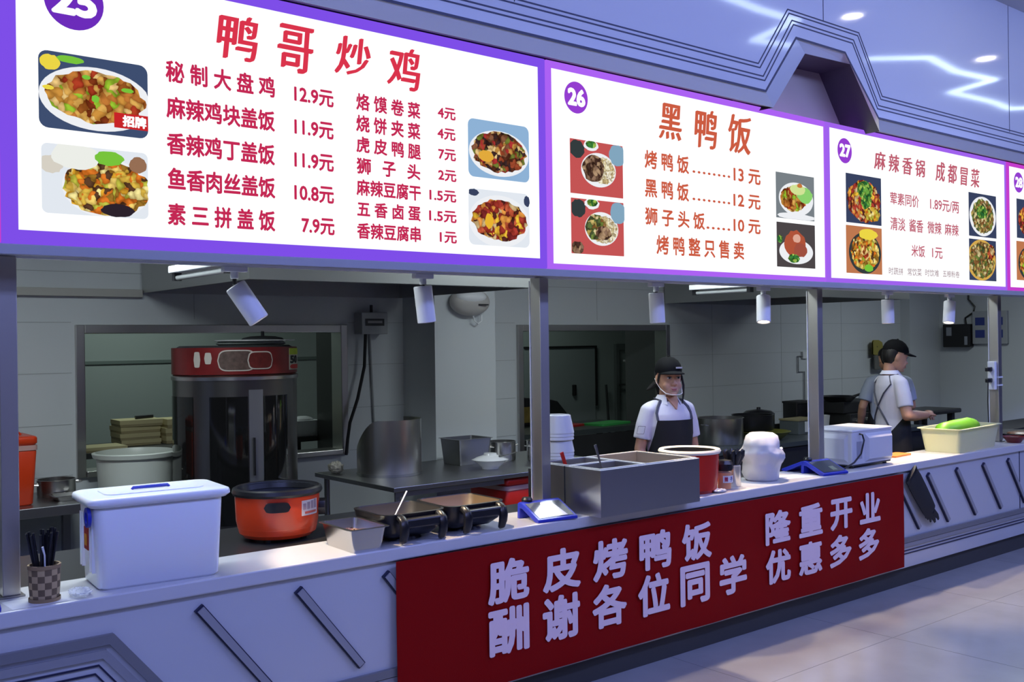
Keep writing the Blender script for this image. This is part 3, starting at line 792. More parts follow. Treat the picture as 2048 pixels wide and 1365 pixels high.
mu = nt.nodes.new('ShaderNodeMath'); mu.operation = 'MULTIPLY'; mu.inputs[1].default_value = 14 / (2 * math.pi); nt.links.new(an.outputs[0], mu.inputs[0])
mz = nt.nodes.new('ShaderNodeMath'); mz.operation = 'MULTIPLY'; mz.inputs[1].default_value = 44; nt.links.new(sx_.outputs[2], mz.inputs[0])
cb = nt.nodes.new('ShaderNodeCombineXYZ'); nt.links.new(mu.outputs[0], cb.inputs[0]); nt.links.new(mz.outputs[0], cb.inputs[1]); cb.inputs[2].default_value = 0.5
nt.links.new(cb.outputs[0], ck.inputs['Vector'])
for zz in (0.0, 0.112):
    link_mesh('band', MB().lathe([(0.050 if zz == 0 else 0.0525, zz), (0.0535 if zz else 0.051, zz), (0.0535 if zz else 0.0515, zz + 0.012), (0.050, zz + 0.012)], n=32), mat('bamboo_band', S(150, 124, 88), 0.6), t)
rg = random.Random(11)
ch0 = None
for k in range(26):
    a = rg.uniform(0, 2 * math.pi); r0 = rg.uniform(0.0, 0.02); r1 = rg.uniform(0.02, 0.04) + (0.012 if math.cos(a) < 0 else 0)
    m = MB().tube([(r0 * math.cos(a), r0 * math.sin(a), 0.012), (r1 * math.cos(a + 0.3) * 1.1, r1 * math.sin(a + 0.3) * 0.8, 0.24 + rg.uniform(-0.02, 0.012))], [0.0034, 0.0046], 6)
    single('chopstick', m, BLACKP, 'black chopstick standing in the woven bamboo cup', 'chopstick', (CX, CY, ZC), 0, 'chopsticks in the woven cup')
single('stirring_stick', MB().tube([(0.0, -0.012, 0.02), (-0.006, -0.03, 0.16), (-0.014, -0.036, 0.19)], [0.002, 0.003, 0.004], 6), WHITEP, 'thin white stick among the black chopsticks in the woven cup', 'stick', (CX, CY, ZC))
single('paper_sheet', MB().box(0, 0.24, 0, 0.13, 0, 0.0012), WHITEP, 'sheet of white paper lying under the woven cup', 'paper', (0.80, 0.02, ZC - 0.0010), 4, smooth=0)
def crumple(name, label, cat, loc, sx, sy, sz, mt, seed=1, group=None):
    rgn = random.Random(seed)
    m = MB().ell((0, 0, sz), sx, sy, sz, 22, 14)
    m.v = [tuple(Vector(p) * (1 + rgn.uniform(-0.16, 0.16))) for p in m.v]
    zmin = min(p[2] for p in m.v)
    m.v = [(x, y, z - zmin) for x, y, z in m.v]
    return single(name, m, mt, label, cat, loc, 0, group, smooth=20)
CLEAR = mat('clear_film', (0.80, 0.84, 0.9, 1), 0.15, alpha=0.45)
crumple('plastic_bag', 'crumpled clear plastic bag lying beside the woven cup', 'plastic bag', (1.025, 0.06, ZC), 0.035, 0.05, 0.014, CLEAR, 4)

# electronic price scales
SCR = mat('scale_screen', (0.06, 0.07, 0.09, 1), 0.12)
def scale(label, loc, rz, paper, wing=False):
    t = thing('price_scale', label, 'scale', loc, rz, 'blue price scales')
    w, h = 0.235, 0.078
    m = MB()
    prof = [(0.0, 0.0), (0.0, 0.014), (0.145, h), (0.165, h + 0.004), (0.180, h - 0.004), (0.184, 0.0), (0.165, 0.0), (0.16, 0.052), (0.14, 0.050), (0.03, 0.0)]
    m.prism(prof, 0, w, ax='x')
    if wing:
        m.prism([(0.16, h), (0.18, h), (0.345, 0.014), (0.345, 0.0), (0.31, 0.0), (0.18, 0.055), (0.16, 0.055)], 0, 0.15, ax='x')
    link_mesh('body', m, BLUEP, t, bevel=0.004)
    sl = math.atan2(h - 0.014, 0.145)
    def face(x0, x1, u0, u1, hh):
        c, s_ = math.cos(sl), math.sin(sl)
        b = lambda x, u, q: (x, u * c - q * s_, 0.014 + u * s_ + q * c)
        mm = MB(); mm.add([b(x0, u0, 0.0008), b(x1, u0, 0.0008), b(x1, u1, 0.0008), b(x0, u1, 0.0008), b(x0, u0, hh), b(x1, u0, hh), b(x1, u1, hh), b(x0, u1, hh)],
                          [(0, 1, 2, 3), (4, 5, 6, 7), (0, 1, 5, 4), (1, 2, 6, 5), (2, 3, 7, 6), (3, 0, 4, 7)])
        return mm
    link_mesh('screen', face(0.016, w - 0.016, 0.014, 0.148, 0.002), SCR, t, smooth=0)
    if paper == 1:
        c, s_ = math.cos(sl), math.sin(sl)
        b = lambda x, u: (x, u * c - 0.0032 * s_, 0.014 + u * s_ + 0.0032 * c)
        link_mesh('taped_paper', MB().add([b(0.03, 0.018), b(0.185, 0.016), b(0.165, 0.142), b(0.10, 0.142)], [(0, 1, 2, 3)]), WHITEP, t, smooth=0)
    elif paper == 2:
        link_mesh('screen_patch', face(0.12, 0.165, 0.03, 0.075, 0.0035), mat('patch_green', (0.12, 0.16, 0.13, 1), 0.4), t, smooth=0)
    link_mesh('knob', MB().lathe([(0.001, h), (0.026, h), (0.028, h + 0.012), (0.022, h + 0.022), (0.001, h + 0.023)], (0.05, 0.17, 0), 20), BLACKP, t)
    return t
scale('blue price scale with white paper taped to it, left of the steel warmer', (3.092, 0.012, ZC), -6, 1)
scale('blue price scale in front of the white oven, black cable beside it', (5.440, 0.012, ZC), -6, 2, True)
scale('blue price scale cut by the left picture edge', (0.530, 0.03, ZC), -4, 0)

# orange rice cooker on the rear work table
t = thing('work_table', 'dark work table behind the counter holding the orange cooker', 'table', (0.4, 0.36, 0))
link_mesh('top', MB().box(0, 2.75, 0, 0.62, 0.79, 0.836), mat('dark_table_top', (0.03, 0.03, 0.032, 1), 0.3), t, smooth=0, bevel=0.003)
for lx in (0.03, 2.68):
    for ly in (0.03, 0.55):
        link_mesh('leg', MB().box(lx, lx + 0.04, ly, ly + 0.04, 0, 0.79), STEELD, t, smooth=0)
t = thing('electric_cooker', 'round orange electric cooker with black rim, open, behind the counter', 'cooker', (2.035, 0.60, 0.8362))
link_mesh('body', MB().lathe([(0.001, 0.018), (0.155, 0.018), (0.172, 0.035), (0.184, 0.09), (0.189, 0.21), (0.186, 0.212), (0.178, 0.06), (0.001, 0.06)], n=44), ORANGE, t)
link_mesh('rim', MB().lathe([(0.170, 0.205), (0.196, 0.205), (0.202, 0.216), (0.198, 0.232), (0.188, 0.238), (0.176, 0.236), (0.168, 0.205)], n=44), BLACKP, t)
link_mesh('inner_pot', MB().lathe([(0.174, 0.232), (0.168, 0.08), (0.001, 0.07), (0.001, 0.066), (0.172, 0.076), (0.178, 0.232)], n=40), DARK, t)
for k in range(4):
    a = R(45 + 90 * k)
    link_mesh('foot', MB().cyl((0.12 * math.cos(a), 0.12 * math.sin(a), 0), (0.12 * math.cos(a), 0.12 * math.sin(a), 0.02), 0.016), BLACKP, t)
def around(cx_, cy_, r_, a0, a1, z0, z1, th, n=12, lens=False):
    """patch bent around a cylinder, from angle a0 to a1"""
    m = MB(); vs = []
    for q in (0, th):
        for k in range(n + 1):
            a = R(a0 + (a1 - a0) * k / n)
            u = 2.0 * k / n - 1
            f_ = (1 - u ** 6) ** 0.5 if lens else 1.0
            zm, zh = (z0 + z1) / 2, (z1 - z0) / 2
            for s_ in (-1, 1):
                vs.append((cx_ + (r_ + q) * math.cos(a), cy_ + (r_ + q) * math.sin(a), zm + s_ * zh * max(f_, 0.05)))
    N = 2 * (n + 1)
    fs = []
    for k in range(n):
        a = 2 * k
        fs += [(a, a + 1, a + 3, a + 2), (N + a, N + a + 2, N + a + 3, N + a + 1), (a, a + 2, N + a + 2, N + a), (a + 1, N + a + 1, N + a + 3, a + 3)]
    fs += [(0, N, N + 1, 1), (2 * n, 2 * n + 1, N + 2 * n + 1, N + 2 * n)]
    return m.add(vs, fs)
# the side towards the viewer is at about -118 degrees
link_mesh('handle', around(0, 0, 0.186, -132, -100, 0.145, 0.188, 0.022, lens=True), BLACKP, t, smooth=40)
lb = link_mesh('label', around(0, 0, 0.1865, -82, -50, 0.118, 0.185, 0.002), mat('sticker_cream', (0.62, 0.55, 0.48, 1), 0.5), t, smooth=40)
for k in range(4):
    a0 = -80 + k * 7.3
    link_mesh('label_lettering', around(0, 0, 0.1892, a0, a0 + 5, 0.145, 0.172 + 0.004 * k, 0.0012, 4), mat('sticker_grey', (0.30, 0.22, 0.24, 1), 0.5), lb, smooth=0)
link_mesh('label_lettering', around(0, 0, 0.1892, -77, -54, 0.126, 0.136, 0.0012, 6), mat('sticker_red', (0.45, 0.08, 0.05, 1), 0.5), lb, smooth=0)
link_mesh('side_handle', around(0, 0, 0.186, -40, -14, 0.10, 0.17, 0.03, lens=True), BLACKP, t, smooth=40)

# two black electric pans
def epan(label, loc, rz, inside, food):
    t = thing('electric_pan', label, 'pan', loc, rz, 'black electric pans on the counter')
    w, d = 0.325, 0.31
    def rg_(ins, z, r_=0.06):
        q = MB().rbox(ins, w - ins, ins, d - ins, 0, 1, max(0.01, r_ - ins * 0.5), n=6).v
        return [(x, y, z) for x, y, _ in q[:len(q) // 2]]
    link_mesh('body', MB().loft([rg_(0.05, 0.02), rg_(0.012, 0.05), rg_(0.0, 0.118), rg_(-0.004, 0.128), rg_(0.006, 0.130), rg_(0.010, 0.118), rg_(0.03, 0.055)]), BLACKP, t, smooth=50)
    link_mesh('lining', MB().loft([rg_(0.0085, 0.126), rg_(0.0125, 0.112), rg_(0.03, 0.058), rg_(0.031, 0.057)], cap=False).add(rg_(0.031, 0.0572), [tuple(range(28))]), inside, t, smooth=50)
    mm = MB(); rgn = random.Random(int(loc[0] * 100))
    mm.add(rg_(0.022, 0.075), [tuple(range(28))])
    for k in range(18):
        mm.ell((rgn.uniform(0.06, w - 0.06), rgn.uniform(0.06, d - 0.06), 0.074), rgn.uniform(0.012, 0.022), rgn.uniform(0.01, 0.02), 0.009, 8, 5)
    o = link_mesh('food', mm, food, t); o['kind'] = 'stuff'
    link_mesh('base', MB().lathe([(0.001, 0.0), (0.10, 0.0), (0.09, 0.03), (0.001, 0.03)], (w / 2, d / 2, 0), 24), BLACKP, t)
    for x in (0.075, 0.272):
        mm = MB().tube([(x, 0.006, 0.116), (x, -0.020, 0.112), (x, -0.038, 0.098), (x, -0.044, 0.076), (x, -0.040, 0.045), (x, -0.028, 0.018), (x, -0.018, 0.012)], [0.018, 0.020, 0.021, 0.022, 0.021, 0.018, 0.013], 12, flat=0.8)
        link_mesh('handle_leg', mm, BLACKP, t)
    link_mesh('handle_bar', MB().box(0.075, 0.272, -0.046, -0.004, 0.070, 0.112), BLACKP, t, bevel=0.008)
    return t
epan('black electric pan of brown food with a white spoon, beside the steel pan', (2.262, 0.052, ZC), -2, mat('pan_black', (0.015, 0.014, 0.013, 1), 0.6), BRAISE)
epan('black electric pan with brown inside, next to the price scale', (2.600, 0.052, ZC), -2, mat('brown_lining', (0.11, 0.075, 0.04, 1), 0.45), food_mat('soup_food', [(150, 100, 60), (190, 150, 100), (110, 70, 40)], 40, emit=False))
single('spoon', MB().tube([(-0.03, -0.01, 0), (0.0, 0.0, 0.004), (0.03, 0.003, 0.03), (0.095, 0.01, 0.125)], [0.014, 0.010, 0.0035, 0.005], 8, flat=0.5), WHITEP, 'white plastic spoon standing in the left black pan', 'spoon', (2.34, 0.13, ZC + 0.086))
single('paper_slip', MB().box(0, 0.12, 0, 0.05, 0, 0.001), WHITEP, 'white paper slip on the counter edge under the black pan', 'paper', (2.42, 0.004, ZC - 0.0006), 2, smooth=0)
single('paper_slip', MB().box(0, 0.10, 0, 0.06, 0, 0.001), WHITEP, 'white paper slip between the two black pans', 'paper', (2.64, 0.003, ZC - 0.0006), -5, smooth=0)

# steel food warmer
t = thing('food_warmer', 'large stainless steel food warmer box overhanging the counter edge', 'food warmer', (3.412, -0.085, ZC))
HW_ = 0.232
m = MB()
HC = HW_ - 0.0032
m.box(0, 0.735, 0, 0.003, 0, HC); m.box(0.732, 0.735, 0.0031, 0.4619, 0, HC); m.box(0, 0.003, 0.0031, 0.4619, 0, HC); m.box(0, 0.735, 0.462, 0.465, 0, HC); m.box(0.0031, 0.7319, 0.0031, 0.4619, 0, 0.004)
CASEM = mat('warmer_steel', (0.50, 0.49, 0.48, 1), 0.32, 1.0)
link_mesh('case', m, CASEM, t, smooth=0)
wells = [(0.02, 0.315, 0.022, 0.215), (0.345, 0.715, 0.022, 0.445), (0.02, 0.315, 0.25, 0.445)]
m = MB()
xs = [0, 0.02, 0.315, 0.345, 0.715, 0.735]; ys = [0, 0.022, 0.215, 0.25, 0.445, 0.465]
for i in range(5):
    for k in range(5):
        x0, x1, y0, y1 = xs[i], xs[i + 1], ys[k], ys[k + 1]
        cx, cy = (x0 + x1) / 2, (y0 + y1) / 2
        if not any(a < cx < b and c < cy < d for a, b, c, d in wells):
            m.box(x0, x1, y0, y1, HW_ - 0.003, HW_)
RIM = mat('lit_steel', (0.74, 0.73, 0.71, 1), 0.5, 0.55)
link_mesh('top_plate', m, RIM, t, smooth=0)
for a, b, c, d in wells:
    mm = MB()
    mm.box(a, a + 0.002, c, d, 0.06, HW_); mm.box(b - 0.002, b, c, d, 0.06, HW_); mm.box(a + 0.002, b - 0.002, c, c + 0.002, 0.06, HW_); mm.box(a + 0.002, b - 0.002, d - 0.002, d, 0.06, HW_); mm.box(a + 0.002, b - 0.002, c + 0.002, d - 0.002, 0.06, 0.063)
    fw = link_mesh('food_well', mm, mat('well_steel', (0.50, 0.47, 0.43, 1), 0.38, 0.9), t, smooth=0)
    mm = MB()
    mm.box(a - 0.010, b + 0.010, c - 0.010, c + 0.001, HW_ + 0.0005, HW_ + 0.005); mm.box(a - 0.010, b + 0.010, d - 0.001, d + 0.010, HW_ + 0.0005, HW_ + 0.005)
    mm.box(a - 0.010, a + 0.001, c + 0.001, d - 0.001, HW_ + 0.0005, HW_ + 0.005); mm.box(b - 0.001, b + 0.010, c + 0.001, d - 0.001, HW_ + 0.0005, HW_ + 0.005)
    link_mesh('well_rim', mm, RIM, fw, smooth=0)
link_mesh('joint', MB().box(-0.002, 0.0, 0.258, 0.264, 0.0, HW_), DARK, t, smooth=0)
for yy in (0.40, 0.42):
    link_mesh('knob', MB().cyl((-0.012, yy, 0.06), (0, yy, 0.06), 0.009), WHITEP, t)
# bowls stacked upside down
b0 = None
for k in range(9):
    zz = 0.0 + k * 0.0175 + (0.050 if k > 5 else 0.0)
    m = MB().lathe([(0.090, 0.0), (0.093, 0.004), (0.074, 0.098), (0.066, 0.102), (0.001, 0.102), (0.001, 0.099), (0.066, 0.098), (0.087, 0.003)], n=28) if b0 is None else None
    if b0 is None:
        b0 = single('paper_cup', m, CERAM, 'white cup in the upside-down stack behind the steel warmer', 'cup', (3.62, 0.465, 1.022 + zz), 0, 'upside-down white cups in a stack')
        b0.scale = (1, 1, 1)
    else:
        c = b0.copy(); COL.objects.link(c); c.location = (3.62 + 0.001 * (k % 3), 0.465, 1.022 + zz)
t = thing('stand', 'small steel stand behind the warmer carrying the stacked white cups', 'stand', (3.50, 0.40, 0.836))
link_mesh('top', MB().box(0, 0.24, 0, 0.17, 0.172, 0.185), STEELD, t, smooth=0)
for lx in (0.0, 0.225):
    for ly in (0.0, 0.155):
        link_mesh('leg', MB().box(lx, lx + 0.015, ly, ly + 0.015, 0.0, 0.172), STEELD, t, smooth=0)
t = thing('rear_table', 'dark low work table behind the warmer and red pot', 'table', (3.2, 0.36, 0))
link_mesh('top', MB().box(0, 2.3, 0, 0.22, 0.80, 0.836), mat('dark_table_top', (0.03, 0.03, 0.032, 1), 0.3), t, smooth=0)
for lx in (0.03, 2.23):
    for ly in (0.02, 0.18):
        link_mesh('leg', MB().box(lx, lx + 0.04, ly, ly + 0.04, 0, 0.80), STEELD, t, smooth=0)
t = thing('spoon', 'red spoon leaning in the rear well of the steel warmer', 'spoon', (3.50, 0.26, 1.02))
link_mesh('handle', MB().tube([(0.03, 0.02, 0.0), (-0.005, 0.03, 0.11)], [0.011, 0.013], 8, flat=0.5), REDP, t)
link_mesh('black_tip', MB().tube([(0.045, 0.015, -0.035), (0.03, 0.02, 0.0)], [0.008, 0.010], 8, flat=0.5), BLACKP, t)
t = thing('ladle', 'steel ladle handle standing in the front well of the warmer', 'ladle', (3.62, 0.09, 0.94))
link_mesh('handle', MB().tube([(0.03, 0, 0.0), (-0.01, 0.03, 0.14), (-0.035, 0.04, 0.235)], [0.004, 0.005, 0.010], 8, flat=0.6), STEELB, t)
link_mesh('bowl', MB().ell((0.04, 0, -0.008), 0.03, 0.03, 0.018, 14, 8), STEELB, t)

# red pot with pale rim
t = thing('soup_pot', 'red pot with white rim between the woman and the steel warmer', 'pot', (4.385, 0.19, ZC))
link_mesh('body', MB().lathe([(0.001, 0.0), (0.135, 0.0), (0.152, 0.02), (0.162, 0.12), (0.166, 0.225), (0.160, 0.228), (0.154, 0.12), (0.148, 0.03), (0.001, 0.025)], n=44), mat('red_pot', (0.50, 0.02, 0.01, 1), 0.25), t)
link_mesh('rim', MB().lathe([(0.150, 0.226), (0.173, 0.222), (0.178, 0.234), (0.172, 0.244), (0.158, 0.244), (0.150, 0.236)], n=44), mat('cream_rim', (0.72, 0.68, 0.58, 1), 0.3), t)
link_mesh('inner_pot', MB().lathe([(0.151, 0.236), (0.145, 0.06), (0.001, 0.05), (0.001, 0.045), (0.149, 0.055), (0.155, 0.236)], n=40), BLACKP, t)
# seasoning jar, can, spoons
t = thing('seasoning_jar', 'clear jar of orange seasoning with a white label and black wrapped lid', 'jar', (4.600, 0.115, ZC))
link_mesh('jar_wall', MB().lathe([(0.046, 0.0), (0.049, 0.004), (0.049, 0.10), (0.042, 0.112), (0.040, 0.112), (0.040, 0.0)], n=32), mat('jar_plastic', (0.9, 0.8, 0.7, 1), 0.1, alpha=0.12), t)
o = link_mesh('seasoning', MB().lathe([(0.001, 0.002), (0.0385, 0.002), (0.0385, 0.095), (0.001, 0.10)], n=28), mat('seasoning_orange', (0.85, 0.27, 0.03, 1), 0.6, var=0.25, bscale=150), t); o['kind'] = 'stuff'
lb = link_mesh('label', around(0, 0, 0.0495, -150, -68, 0.040, 0.080, 0.001), WHITEP, t, smooth=40)
def wrap_text(s, r_, a0, a1, z0, z1, bold):
    mm = fit_text(s, 0, 1, z0, z1, 0, bold)
    mm.v = [(r_ * math.cos(R(a0 + (a1 - a0) * x)), r_ * math.sin(R(a0 + (a1 - a0) * x)), z) for x, y, z in mm.v]
    return mm
link_mesh('lettering', wrap_text('辣', 0.0515, -140, -116, 0.046, 0.075, 0.05), mat('label_ink_red', (0.4, 0.03, 0.08, 1), 0.5), lb, smooth=0)
link_mesh('lettering', wrap_text('子', 0.0515, -102, -78, 0.047, 0.074, 0.04), mat('label_ink_blue', (0.04, 0.04, 0.25, 1), 0.5), lb, smooth=0)
m = MB().lathe([(0.001, 0.105), (0.047, 0.108), (0.052, 0.125), (0.050, 0.145), (0.038, 0.165), (0.001, 0.172)], n=18)
rgn = random.Random(5); m.v = [(x * rgn.uniform(0.88, 1.14), y * rgn.uniform(0.88, 1.14), z) for x, y, z in m.v]
link_mesh('wrapped_lid', m, BLACKP, t, smooth=20)
t = thing('tin_can', 'open steel can standing right of the seasoning jar', 'can', (4.715, 0.135, ZC))
link_mesh('body', MB().lathe([(0.001, 0.0), (0.037, 0.0), (0.039, 0.004), (0.039, 0.118), (0.041, 0.122), (0.036, 0.122), (0.036, 0.01), (0.001, 0.006)], n=32), STEELB, t)
link_mesh('paper_lining', MB().lathe([(0.033, 0.02), (0.0355, 0.121), (0.034, 0.128), (0.031, 0.02)], n=24), mat('cream_paper', (0.6, 0.52, 0.38, 1), 0.6), t)
for k in range(9):
    a = 2 * math.pi * k / 9 + 0.3
    m = MB().tube([(0.012 * math.cos(a), 0.012 * math.sin(a), 0.01), (0.022 * math.cos(a), 0.022 * math.sin(a), 0.11), (0.05 * math.cos(a), 0.045 * math.sin(a), 0.185), (0.062 * math.cos(a), 0.055 * math.sin(a), 0.215)], [0.005, 0.005, 0.022, 0.010], 8, flat=0.55)
    single('spoon', m, BLACKP, 'black plastic spoon standing in the open steel can', 'spoon', (4.715, 0.135, ZC), 0, 'black spoons in the steel can')
crumple('napkin', 'crumpled white napkin on the counter below the seasoning jar', 'napkin', (4.47, 0.045, ZC), 0.045, 0.03, 0.010, WHITEP, 9)
# bagged bowls
t = thing('bagged_bowls', 'white stack of bowls wrapped in thin plastic beside the can', 'bowls', (5.05, 0.19, ZC))
from mathutils import noise as mnoise
prof_ = [(0.001, 0.0), (0.092, 0.0), (0.104, 0.012), (0.110, 0.04), (0.116, 0.08), (0.114, 0.10), (0.122, 0.115), (0.136, 0.135), (0.141, 0.16), (0.134, 0.180), (0.118, 0.196), (0.112, 0.215), (0.106, 0.240), (0.094, 0.268), (0.070, 0.287), (0.03, 0.294), (0.001, 0.295)]
m = MB().lathe(prof_, n=72)
nv = []
for x, y, z in m.v:
    q = Vector((x * 14, y * 14, z * 18))
    f_ = 1 + 0.16 * mnoise.noise(q * 0.6) + 0.07 * mnoise.noise(q * 1.9) if z > 0.004 else 1
    nv.append((x * f_, y * f_, z + (0.008 * mnoise.noise(q) if z > 0.02 else 0)))
m.v = nv
link_mesh('wrap', m, mat('milky_film', (0.56, 0.56, 0.60, 1), 0.35, sss=0.15), t, smooth=75)
link_mesh('knot', MB().tube([(0.125, -0.02, 0.16), (0.16, -0.03, 0.185), (0.175, -0.03, 0.165)], [0.02, 0.014, 0.004], 8, flat=0.5), mat('milky_film', (0.56, 0.56, 0.60, 1), 0.35), t)
single('paper_sheet', MB().box(0, 0.28, 0, 0.15, 0, 0.001), WHITEP, 'white paper sheet lying between the bagged bowls and the blue scale', 'paper', (5.17, 0.10, ZC - 0.0006), -12, smooth=0)

# white table-top oven seen from the back
t = thing('microwave_oven', 'white microwave oven seen from behind on the counter', 'oven', (5.872, 0.085, ZC))
WB = mat('oven_white', (0.62, 0.63, 0.66, 1), 0.35)
link_mesh('case', MB().box(0, 0.485, 0, 0.33, 0.022, 0.255), WB, t, bevel=0.008)
def pad(x0, x1, z0, z1, d):
    mm = MB(); b = 0.02
    mm.add([(x0, -0.0005, z0), (x1, -0.0005, z0), (x1, -0.0005, z1), (x0, -0.0005, z1), (x0 + b, -d, z0 + b), (x1 - b, -d, z0 + b), (x1 - b, -d, z1 - b * 1.6), (x0 + b, -d, z1 - b * 1.6)], [(0, 1, 5, 4), (1, 2, 6, 5), (2, 3, 7, 6), (3, 0, 4, 7), (4, 5, 6, 7)])
    return mm
link_mesh('back_cover', pad(0.15, 0.475, 0.035, 0.225, 0.022), WB, t, smooth=0)
mm = pad(0.03, 0.32, 0.04, 0.225, 0.014); mm.v = [(y, x, z) for x, y, z in mm.v]
link_mesh('side_cover', mm, WB, t, smooth=0)
link_mesh('rating_label', MB().box(0.055, 0.115, -0.002, 0.0, 0.06, 0.175), mat('label_grey', (0.35, 0.36, 0.42, 1), 0.5), t, smooth=0)
link_mesh('slot', MB().box(0.168, 0.173, -0.013, 0.0, 0.10, 0.155), BLACKP, t, smooth=0)
link_mesh('top_shell', MB().box(-0.004, 0.489, -0.004, 0.334, 0.238, 0.252), WB, t, bevel=0.005)
for fx in (0.04, 0.44):
    for fy in (0.03, 0.29):
        link_mesh('foot', MB().cyl((fx, fy, 0), (fx, fy, 0.022), 0.014), BLACKP, t)
link_mesh('base_plate', MB().box(0.01, 0.475, 0.004, 0.33, 0.014, 0.024), DARK, t, smooth=0)
link_mesh('power_cord', MB().tube([(0.085, -0.002, 0.225), (0.088, -0.022, 0.222), (0.094, -0.03, 0.185), (0.05, -0.035, 0.10), (-0.04, -0.04, 0.05), (-0.13, -0.03, 0.02), (-0.19, 0.06, 0.007)], 0.006, 8), BLACKP, t)
single('cutting_board', MB().rbox(0, 0.26, 0, 0.12, 0, 0.012, 0.02), mat('orange_board', (0.75, 0.22, 0.03, 1), 0.4), 'orange board lying on the counter right of the white oven', 'board', (6.62, 0.21, ZC), 4)

# translucent crate with cabbage bag
CR = mat('crate_plastic', (0.78, 0.80, 0.56, 1), 0.5, trans=0.45)
t = thing('food_crate', 'milky white open plastic crate holding a green bag', 'crate', (7.150, 0.0, ZC), 4.5)
m = MB()
def rq(ins, z):
    q = MB().rbox(ins, 0.72 - ins, ins, 0.30 - ins, 0, 1, 0.03, n=4).v
    return [(x, y, z) for x, y, _ in q[:len(q) // 2]]
m.loft([rq(0.02, 0.0), rq(-0.006, 0.172), rq(-0.024, 0.174), rq(-0.024, 0.180), rq(0.0, 0.180), rq(0.024, 0.006)])
link_mesh('body', m, CR, t, smooth=50)
for x in (0.16, 0.50):
    pass
t = thing('vegetable_bag', 'bright green bag of vegetables lying in the milky crate', 'bag', (7.44, 0.172, ZC + 0.012), 4)
m = MB().tube([(-0.27, 0.0, 0.112), (-0.24, 0, 0.128), (-0.05, 0.0, 0.135), (0.15, 0, 0.138), (0.27, 0, 0.13), (0.30, 0, 0.12)], [0.04, 0.066, 0.070, 0.072, 0.064, 0.03], 18)
rgn = random.Random(8); m.v = [(x, y * rgn.uniform(0.95, 1.05), z * rgn.uniform(0.98, 1.02) + 0.012) for x, y, z in m.v]
link_mesh('body', m, mat('green_bag', (0.13, 0.40, 0.012, 1), 0.45, sss=0.1), t, smooth=60)
link_mesh('dark_end', MB().ell((0.275, 0.0, 0.135), 0.035, 0.055, 0.055, 14, 8), mat('dark_green', (0.02, 0.10, 0.02, 1), 0.4), t)
# right end: dark trays and a plate
t = thing('serving_tray', 'dark round tray on the counter at the right picture edge', 'tray', (8.75, 0.26, ZC))
link_mesh('dish', MB().lathe([(0.001, 0.0), (0.12, 0.0), (0.26, 0.035), (0.27, 0.04), (0.255, 0.04), (0.11, 0.008), (0.001, 0.008)], n=36), BLACKM, t)
link_mesh('food', MB().ell((0.0, 0, 0.028), 0.14, 0.13, 0.02, 14, 6), BRAISE, t)
t = thing('red_bowl', 'dark red bowl beside the milky crate', 'bowl', (8.22, 0.10, ZC))
link_mesh('bowl', MB().lathe([(0.001, 0.0), (0.05, 0.0), (0.085, 0.05), (0.082, 0.052), (0.045, 0.006), (0.001, 0.006)], n=24), mat('dark_red', (0.16, 0.01, 0.01, 1), 0.3), t)
link_mesh('food', MB().ell((0, 0, 0.03), 0.06, 0.06, 0.018, 12, 6), DARK, t)
t = thing('plate', 'white plate on a black stand at the right picture edge', 'plate', (9.12, 0.24, ZC))
link_mesh('plate_dish', MB().lathe([(0.001, 0.090), (0.08, 0.090), (0.15, 0.102), (0.15, 0.106), (0.08, 0.095), (0.001, 0.095)], n=30), CERAM, t)
link_mesh('stand', MB().lathe([(0.001, 0.0), (0.07, 0.0), (0.05, 0.09), (0.001, 0.09)], n=20), BLACKM, t)

# dark reflection in the counter front, built as a black glove-shaped solid
t = thing('dark_reflection', 'long black glove-shaped solid standing for a dark reflection in the counter front right of the banner', 'reflection shape', (0, 0, 0))
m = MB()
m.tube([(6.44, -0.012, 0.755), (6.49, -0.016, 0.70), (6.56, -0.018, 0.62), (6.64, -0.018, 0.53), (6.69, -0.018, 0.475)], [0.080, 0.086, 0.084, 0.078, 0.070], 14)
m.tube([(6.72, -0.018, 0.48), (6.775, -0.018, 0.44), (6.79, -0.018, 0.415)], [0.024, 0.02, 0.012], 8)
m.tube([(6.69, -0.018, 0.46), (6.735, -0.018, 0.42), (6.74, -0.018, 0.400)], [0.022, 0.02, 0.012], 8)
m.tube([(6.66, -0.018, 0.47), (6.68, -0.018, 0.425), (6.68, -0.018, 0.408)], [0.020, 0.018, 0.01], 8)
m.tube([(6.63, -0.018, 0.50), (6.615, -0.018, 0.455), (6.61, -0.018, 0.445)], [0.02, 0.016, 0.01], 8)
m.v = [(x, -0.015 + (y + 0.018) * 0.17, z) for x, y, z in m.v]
link_mesh('reflection_body', m, BLACKM, t)
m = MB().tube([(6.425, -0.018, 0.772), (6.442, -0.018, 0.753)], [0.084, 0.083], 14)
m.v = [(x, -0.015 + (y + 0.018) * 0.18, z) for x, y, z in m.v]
link_mesh('reflection_top', m, BLACKP, t)

